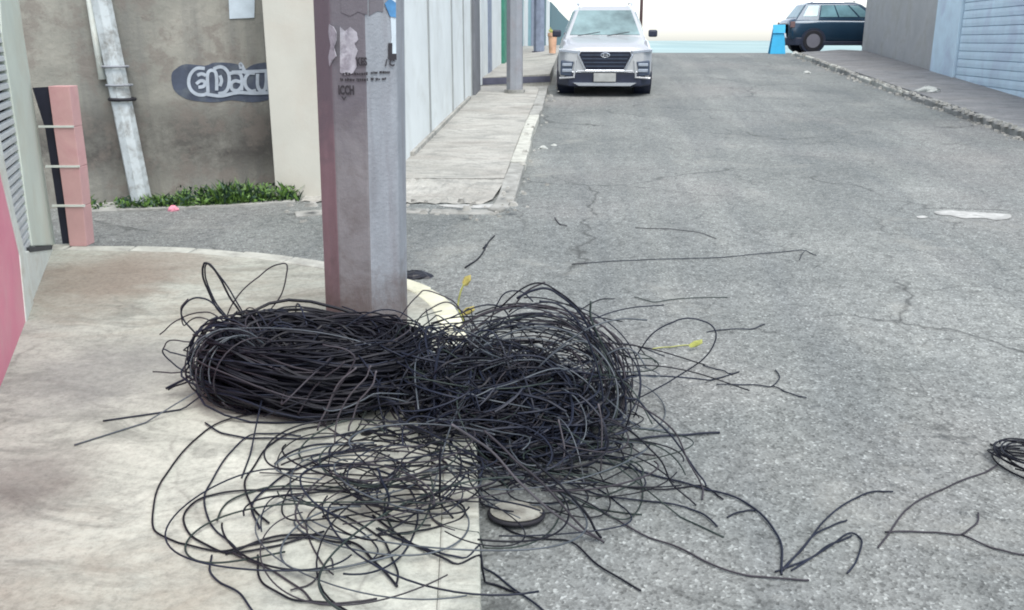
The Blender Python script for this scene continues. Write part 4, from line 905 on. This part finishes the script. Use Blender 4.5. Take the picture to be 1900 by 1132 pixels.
tr([(690, 680), (675, 705), (650, 735), (628, 770), (622, 825)], .005, 'w4', 830, C)
tr([(640, 672), (606, 700), (575, 730), (555, 770)], .006, 'w2', 790, C)
tr([(660, 682), (628, 715), (605, 760), (590, 800)], .006, 'w4', 810, C)
tr([(700, 690), (690, 715), (668, 745), (652, 780), (648, 800)], .006, 'w4', 815, C)
tr([(600, 640), (612, 615), (640, 610), (680, 618), (640, 650)], .005, 'w2', 700, C)
tr([(520, 775), (470, 770), (400, 792), (342, 838), (305, 890), (285, 940), (284, 975), (300, 998), (345, 1014), (410, 1026), (480, 1012), (560, 1002), (650, 1012)], .005, 'w0', None, K)
tr([(560, 812), (510, 808), (465, 812), (420, 850), (392, 900), (378, 935), (392, 975), (425, 1010), (450, 1035)], .005, 'w1', None, K)
tr([(380, 788), (412, 806), (452, 815), (520, 817), (600, 815), (660, 805), (720, 800)], .0055, 'w1', None, K)
tr([(700, 930), (620, 915), (540, 912), (450, 915), (382, 925), (345, 955), (344, 985), (378, 1012), (430, 1030), (520, 1015), (600, 990)], .0055, 'w0', None, K)
tr([(640, 910), (560, 905), (480, 912), (425, 935), (402, 970)], .005, 'w3', None, K)
tr([(620, 790), (560, 800), (500, 830), (470, 870), (455, 905), (465, 940), (500, 975)], .0055, 'w0', None, K)
tr([(700, 830), (640, 840), (560, 870), (500, 905), (470, 940), (480, 985)], .0055, 'w1', None, K)
tr([(420, 1032), (520, 998), (610, 1000), (660, 1015), (700, 1050), (735, 1092)], .006, 'w0', None, K)
tr([(640, 960), (690, 990), (720, 1020), (735, 1060), (738, 1090)], .005, 'w0', None, K)
tr([(690, 960), (760, 1010), (840, 1050), (900, 1085), (960, 1105)], .006, 'w0', None, K)
tr([(700, 985), (780, 1020), (860, 1040), (900, 1060), (960, 1100), (1010, 1140)], .005, 'w1', None, K)
tr([(480, 1035), (478, 1065), (500, 1095), (550, 1118), (620, 1122)], .005, 'w0', None, K)
tr([(395, 1035), (388, 1060), (410, 1085), (450, 1110), (470, 1140)], .005, 'w1', None, K)
tr([(430, 1030), (500, 1060), (560, 1100), (600, 1125), (700, 1115)], .005, 'w2', None, K)
tr([(620, 1060), (610, 1040), (585, 1080), (540, 1100)], .004, 'w2', None, K)
tr([(960, 555), (1000, 536), (1040, 548), (1080, 590), (1112, 650), (1142, 705), (1172, 748)], .008, 'w1', 760, K)
tr([(930, 570), (985, 528), (1030, 538), (1078, 578), (1118, 642), (1150, 700), (1178, 745)], .0055, 'w0', 760, K)
tr([(1095, 560), (1100, 600), (1125, 660), (1150, 710), (1178, 752)], .007, 'w3', 765, K)
tr([(1000, 560), (1045, 570), (1090, 630), (1110, 690), (1118, 760), (1108, 830)], .006, 'w1', 830, K)
tr([(1050, 590), (1110, 640), (1150, 700), (1170, 760), (1150, 830)], .005, 'w0', 840, K)
tr([(945, 580), (972, 546), (1010, 524)], .006, 'w2', 700, K)
tr([(760, 620), (790, 580), (830, 562), (870, 590), (900, 640)], .0045, 'w2', 690, K)
tr([(735, 600), (770, 555), (790, 540), (840, 560), (870, 610)], .0045, 'w2', 680, K)
tr([(905, 640), (912, 590), (930, 552), (960, 540), (990, 560)], .005, 'w1', 720, K)
tr([(800, 600), (860, 588), (930, 590), (990, 605)], .005, 'w0', 690, K)
tr([(780, 608), (850, 600), (920, 598), (1000, 620)], .005, 'w1', 690, K)
tr([(1180, 662), (1215, 617), (1260, 594), (1305, 596), (1328, 620), (1320, 650), (1280, 685), (1232, 715), (1182, 740), (1120, 765)], .0048, 'w1', 770, K)
tr([(1120, 650), (1170, 664), (1212, 668), (1222, 680), (1195, 690), (1150, 692), (1110, 700)], .005, 'w3', 730, K)
tr([(1110, 660), (1160, 655), (1205, 662), (1215, 674)], .004, 'w3', 730, K)
tr([(1100, 830), (1180, 818), (1270, 810), (1336, 806)], .007, 'w1', None, K)
tr([(1160, 740), (1185, 745), (1225, 790), (1262, 830), (1295, 880), (1312, 905)], .0055, 'w1', 900, K)
tr([(1178, 748), (1240, 790), (1275, 850), (1300, 900), (1305, 930)], .005, 'w2', 910, K)
tr([(1060, 850), (1150, 868), (1230, 890), (1300, 908), (1370, 930), (1420, 965), (1446, 1010), (1452, 1070)], .006, 'w1', None, K)
tr([(1040, 870), (1130, 900), (1220, 912), (1300, 905), (1340, 930)], .005, 'w0', None, K)
tr([(1050, 900), (1130, 925), (1220, 935), (1290, 950), (1330, 980)], .005, 'w1', None, K)
tr([(1120, 780), (1170, 800), (1220, 850), (1250, 900), (1290, 940)], .005, 'w0', 930, K)
tr([(840, 790), (900, 830), (960, 890), (1010, 940), (1060, 975), (1110, 1005)], .0065, 'w4', 1000, K)
tr([(900, 800), (950, 850), (1010, 900), (1060, 960), (1110, 1000), (1120, 1010)], .006, 'w2', 1010, K)
tr([(980, 850), (1040, 900), (1090, 960), (1116, 1000)], .007, 'w0', 1005, K)
tr([(1038, 780), (1046, 840), (1040, 880), (1030, 900)], .005, 'w4', 900, K)
tr([(1110, 750), (1118, 820), (1112, 880)], .005, 'w4', 880, K)
tr([(700, 870), (720, 920), (712, 960)], .006, 'w1', 965, K)
tr([(820, 830), (815, 880), (820, 935), (840, 965)], .006, 'w0', 960, K)
tr([(930, 980), (980, 1000), (1060, 1010), (1120, 1060), (1190, 1100)], .005, 'w0', None, K)
tr([(1100, 940), (1180, 990), (1260, 1020), (1340, 1060), (1420, 1075), (1500, 1080)], .005, 'w2', None, K)
for pts, r, m, g, par in T:
    c = trace(pts, r, 7, g); strand(keepout(clampz(c, r)), r, m, coil if par == 'coil' else tang, 'loose_strand')
# loose pieces lying elsewhere: things of their own
def loose(runs, label, cat='cable', mat='w1', name='loose_cable', r=.005):
    r = r * 0.78
    cs = [trace(p, r, 7, g) for p, g in runs]; mb = MB()
    for c in cs: mb.add(*tube(clampz(c, r), r, 5))
    tag(mb.go(name, mat, smooth=True), label, cat)
loose([([(1350, 963), (1375, 952), (1402, 950)], None)], 'short black cable end on the road right of the heap')
k0 = 1062
def mk(lst): return [(p, None) for p in lst]
loose([([(1452, k0), (1490, 1018), (1535, 965), (1580, 930), (1625, 915), (1655, 916)], None), ([(1455, k0), (1500, 1005), (1545, 978), (1572, 968)], None), ([(1470, k0), (1530, 1022), (1578, 993), (1597, 1008), (1592, 1040), (1570, 1066)], None), ([(1440, 1064), (1500, 1040), (1545, 1012), (1580, 998)], None)],
      'fan of thin black cable loops at the bottom edge of the road', 'cable', 'w1')
loose([([(1630, 1020), (1660, 975), (1700, 935), (1760, 905), (1820, 882), (1850, 866)], None)], 'single cable curving up to the small coil at the right edge', 'cable', 'w2')
loose([([(1640, 990), (1720, 990), (1780, 995), (1808, 978), (1815, 955)], None), ([(1782, 994), (1830, 1015), (1880, 1030), (1960, 1034)], None)], 'forked black cable scrap below the small coil at right', 'cable', 'w2')
sc_ = onsurf(1920, 868); mb = MB()
for i in range(11):
    c = loop(sc_[0] + rng.normal() * .012, sc_[1] + rng.normal() * .012, sc_[2] + .015 + .05 * rng.random(), .15 + .03 * rng.random(), .13 + .03 * rng.random(), rng.normal() * .10, rng.random() * 6, rng.random() * 6, 4 + 3 * rng.random(), .014, 40); mb.add(*tube(clampz(c, .004), .004, 5))
c = trace([(1838, 828), (1860, 838), (1885, 848), (1920, 850)], .005); mb.add(*tube(c, .005, 5))
tag(mb.go('small_coil', 'w0', smooth=True), 'small black cable coil cut by the right edge of the photo', 'cable coil')
loose(mk([[(1060, 492), (1180, 484), (1320, 480), (1430, 471), (1488, 466), (1515, 476)], [(1492, 468), (1482, 484)]]), 'long thin black cable lying across the middle of the road', r=.0042)
loose(mk([[(1178, 424), (1250, 427), (1300, 434), (1330, 445)]]), 'faint short cable farthest up the road above the long one', mat='w2', r=.004)
loose(mk([[(1178, 553), (1215, 562), (1260, 556), (1350, 553)]]), 'thin cable on the road above the big right hand loop', mat='w3', r=.004)
loose(mk([[(1310, 618), (1350, 613), (1395, 612), (1420, 603)]]), 'short cable end just right of the big loop', r=.0045)
loose(mk([[(1305, 681), (1340, 690), (1360, 697)], [(1330, 716), (1390, 716), (1432, 719), (1445, 702), (1440, 688)], [(1434, 719), (1465, 732), (1495, 741)]]), 'bent black wire scraps right of the heap on open asphalt', r=.0045)
loose(mk([[(918, 439), (903, 456), (890, 480), (862, 499)], [(903, 456), (896, 463)]]), 'knotted dark twig on the road between pole and far kerb', 'twig', 'w0', 'twig', .008)
loose(mk([[(1030, 405), (1036, 416), (1052, 421)]]), 'tiny dark twig on the road beyond the heap', 'twig', 'w2', 'twig', .006)
loose(mk([[(1208, 649), (1250, 645), (1285, 641)]]), 'thin yellow green stem inside the big right loop', 'stem', 'yleaf', 'plant_stem', .004)
# yellow strips in the heap
def leaf(px, py, w_, h_, g, mat, label, cat, name):
    b_ = onsurf(px, g); p = V(px, py, np.array([0, 1.0, 0]), b_); k = np.dot(p - CAM, _F) / FPX
    pts = [(-.5, -.1), (-.15, .45), (.45, .5), (.5, 0), (.1, -.5), (-.35, -.45)]
    MBx = MB().prism([p + np.array([x * w_ * k, .02 * math.sin(x * 5), y * h_ * k]) for x, y in pts], np.array([.004, .006, 0])).go(name, mat); tag(MBx, label, cat)
leaf(865, 521, 14, 20, 640, 'yellow', 'upper small yellow tag on the cables beside the pole', 'tag', 'plastic_tag')
leaf(868, 577, 22, 16, 660, 'yellow', 'larger ochre yellow tag on the cables beside the pole', 'tag', 'plastic_tag')
leaf(1290, 638, 26, 14, 650, 'yleaf', 'yellow green leaf on the road inside the big loop', 'leaf', 'fallen_leaf')
v, f = tube(trace([(862, 528), (852, 548), (852, 575), (860, 600)], .005, 6, 650), .005, 5); tag(obj('plastic_strip', v, f, 'yleaf'), 'thin yellow green strip standing between the two yellow tags', 'strip')
# ------------------------------------------------------------ weeds along the grey wall
wd = [MB(), MB()]
def gl(x): return np.interp(x, [150, 300, 420, 550], [394, 388, 383, 374])
for i in range(3000):
    x = 160 + 395 * rng.random(); x = x if rng.random() < .8 else 330 + 200 * rng.random(); base = gl(x) - 12 * rng.random(); dens = 0.5 + 0.3 * math.sin(x * .045 + 1) + 0.2 * math.sin(x * .17)
    if rng.random() > dens + .25: continue
    if 160 < x < 225 and rng.random() < .75: continue
    p = G(x, base); hgt_ = (0.04 + 0.17 * rng.random() ** 2.4) * (0.7 + 0.6 * (x > 330)) * (0.35 + .9 * dens)
    d = rng.normal(size=3) * [0.4, .4, 0] + [0, 0, 1]; d /= np.linalg.norm(d); wv = rng.normal(size=3) * [1, 1, .3]; wv *= 0.010 / np.linalg.norm(wv) * (1 + rng.random())
    m_ = p + d * hgt_ * .55; t_ = p + d * hgt_ + np.append(rng.normal(size=2) * .04, -.01)
    wd[0 if rng.random() < .55 else 1].add([p - wv * .4, p + wv * .4, m_ + wv, m_ - wv, t_], [(0, 1, 2, 3), (3, 2, 4)])
for i in range(1900):
    x = 215 + 335 * rng.random(); p = G(x, gl(x) - 13 * rng.random()); p = p + [0, 0, rng.random() ** 1.4 * (.16 if x > 330 else .09)]; s_ = .014 + .018 * rng.random()
    q = rng.normal(size=(3, 3)); a_, b_ = q[0] / np.linalg.norm(q[0]), q[1] / np.linalg.norm(q[1])
    wd[0 if rng.random() < .5 else 1].add([p - a_ * s_, p + b_ * s_ * .5, p + a_ * s_, p - b_ * s_ * .5], [(0, 1, 2, 3)])
tag(wd[0].go('weeds', 'leafg'), 'bright green weeds along the foot of the stained wall', 'weeds', kind='stuff')
tag(wd[1].go('weeds', 'leafd'), 'dark green weeds along the foot of the stained wall', 'weeds', kind='stuff')
# verge the weeds root in
vp = [G(x, y) for x, y in [(165, 397), (300, 391), (430, 385), (548, 378), (545, 354), (512, 352), (300, 370), (165, 382)]]
flatpoly([p[:2] for p in vp], 0.02, 0.06, 'verge', 'kerb')
def lump(px, py, w_, h_, mat, label, cat, name, jag=.35, seed=1, hs=0.0):
    r = np.random.default_rng(seed); b_ = G(px, py, hs); k = np.dot(b_ - CAM, _F) / FPX; v = []; f = []; n, m_ = 12, 5
    for i in range(m_):
        t = i / (m_ - 1) * math.pi / 2
        for j in range(n): a = j * 2 * math.pi / n; q = 1 + jag * (r.random() - .5); v.append(b_ + [w_ * k / 2 * math.cos(a) * math.cos(t) * q, w_ * k / 2 * math.sin(a) * math.cos(t) * q * .7, h_ * .6 * k * math.sin(t) * (1 + jag * (r.random() - .5)) - .002])
    for i in range(m_ - 1):
        for j in range(n): kk = (j + 1) % n; f.append((i * n + j, i * n + kk, (i + 1) * n + kk, (i + 1) * n + j))
    f.append(tuple((m_ - 1) * n + j for j in range(n))); tag(obj(name, v, f, mat), label, cat)
lump(322, 391, 20, 16, 'pink', 'small pink rag among the weeds by the wall', 'rag', 'rag', .5, 3)
lump(770, 512, 66, 17, 'lumpk', 'flat black lump for the dark spot in the gutter right behind the pole', 'bag', 'kerbside_lump', .3, 5)  # black lump added for the dark spot of the drain
lump(1722, 170, 42, 14, 'bagw', 'crumpled white plastic bag on the right kerb', 'bag', 'kerbside_lump', .7, 6, .1)
lump(1475, 103, 16, 12, 'bagw', 'white stone at the far end of the right kerb', 'stone', 'stone', .4, 8)
lump(1496, 136, 14, 7, 'bagw', 'small white scrap of litter on the road near the right kerb', 'litter', 'litter', .5, 9)
lump(1007, 276, 17, 10, 'bagw', 'white scrap of litter beside the white kerb stones on the left', 'litter', 'litter', .6, 10)
lump(1028, 270, 12, 5, 'bagw', 'tiny flat white scrap farther into the road than its neighbour', 'litter', 'litter', .6, 11)
lump(1225, 62, 30, 1, 'rubble', 'low grey mound far off right of the silver car', 'mound', 'mound', .6, 12) if False else None
# worn paint on the road
def decal(pts, name, mat, parent=None, h=.005):
    v = [G(x, y, h) for x, y in catmull([(float(a), float(b)) for a, b in pts], 3, True)]; n = len(v); o = obj(name, v, [tuple(range(n))], mat); tag(o, kind='structure')
decal([(1733, 393), (1760, 390), (1800, 393), (1835, 395), (1874, 398), (1872, 405), (1850, 408), (1820, 404), (1790, 405), (1765, 400), (1745, 399)], 'road_paint', 'roadpaint')
decal([(1700, 402), (1712, 400), (1722, 403), (1708, 405)], 'road_paint', 'roadpaint')

decal([(815, 372 + 8), (860, 379), (930, 379), (935, 383), (880, 386), (830, 384)], 'road_paint', 'roadpaint')
# pale round lid half under the heap
lc = onsurf(958, 962); le = empty('bucket_lid', lc, 'pale round lid with a dark rim lying at the kerb below the heap', 'lid'); k = np.dot(lc - CAM, _F) / FPX; R0 = 50 * k
vv = []; ff = []; prof = [(0, .05), (.5, .052), (.8, .042), (.93, .03), (.97, .035)]
for pr, z in prof:
    for j in range(28): a = j * 2 * math.pi / 28; vv.append(lc + [pr * R0 * math.cos(a), pr * R0 * math.sin(a) * .8, z])
for i in range(len(prof) - 1):
    for j in range(28): q = (j + 1) % 28; ff.append((i * 28 + j, i * 28 + q, (i + 1) * 28 + q, (i + 1) * 28 + j))
obj('lid_top', vv, ff, 'lidm', le, smooth=True)
v, f = tube([lc + [R0 * math.cos(a), R0 * .8 * math.sin(a), .022] for a in np.linspace(0, 2 * math.pi, 30)], .010, 8); obj('rim', v, f, 'tyre', le, smooth=True)
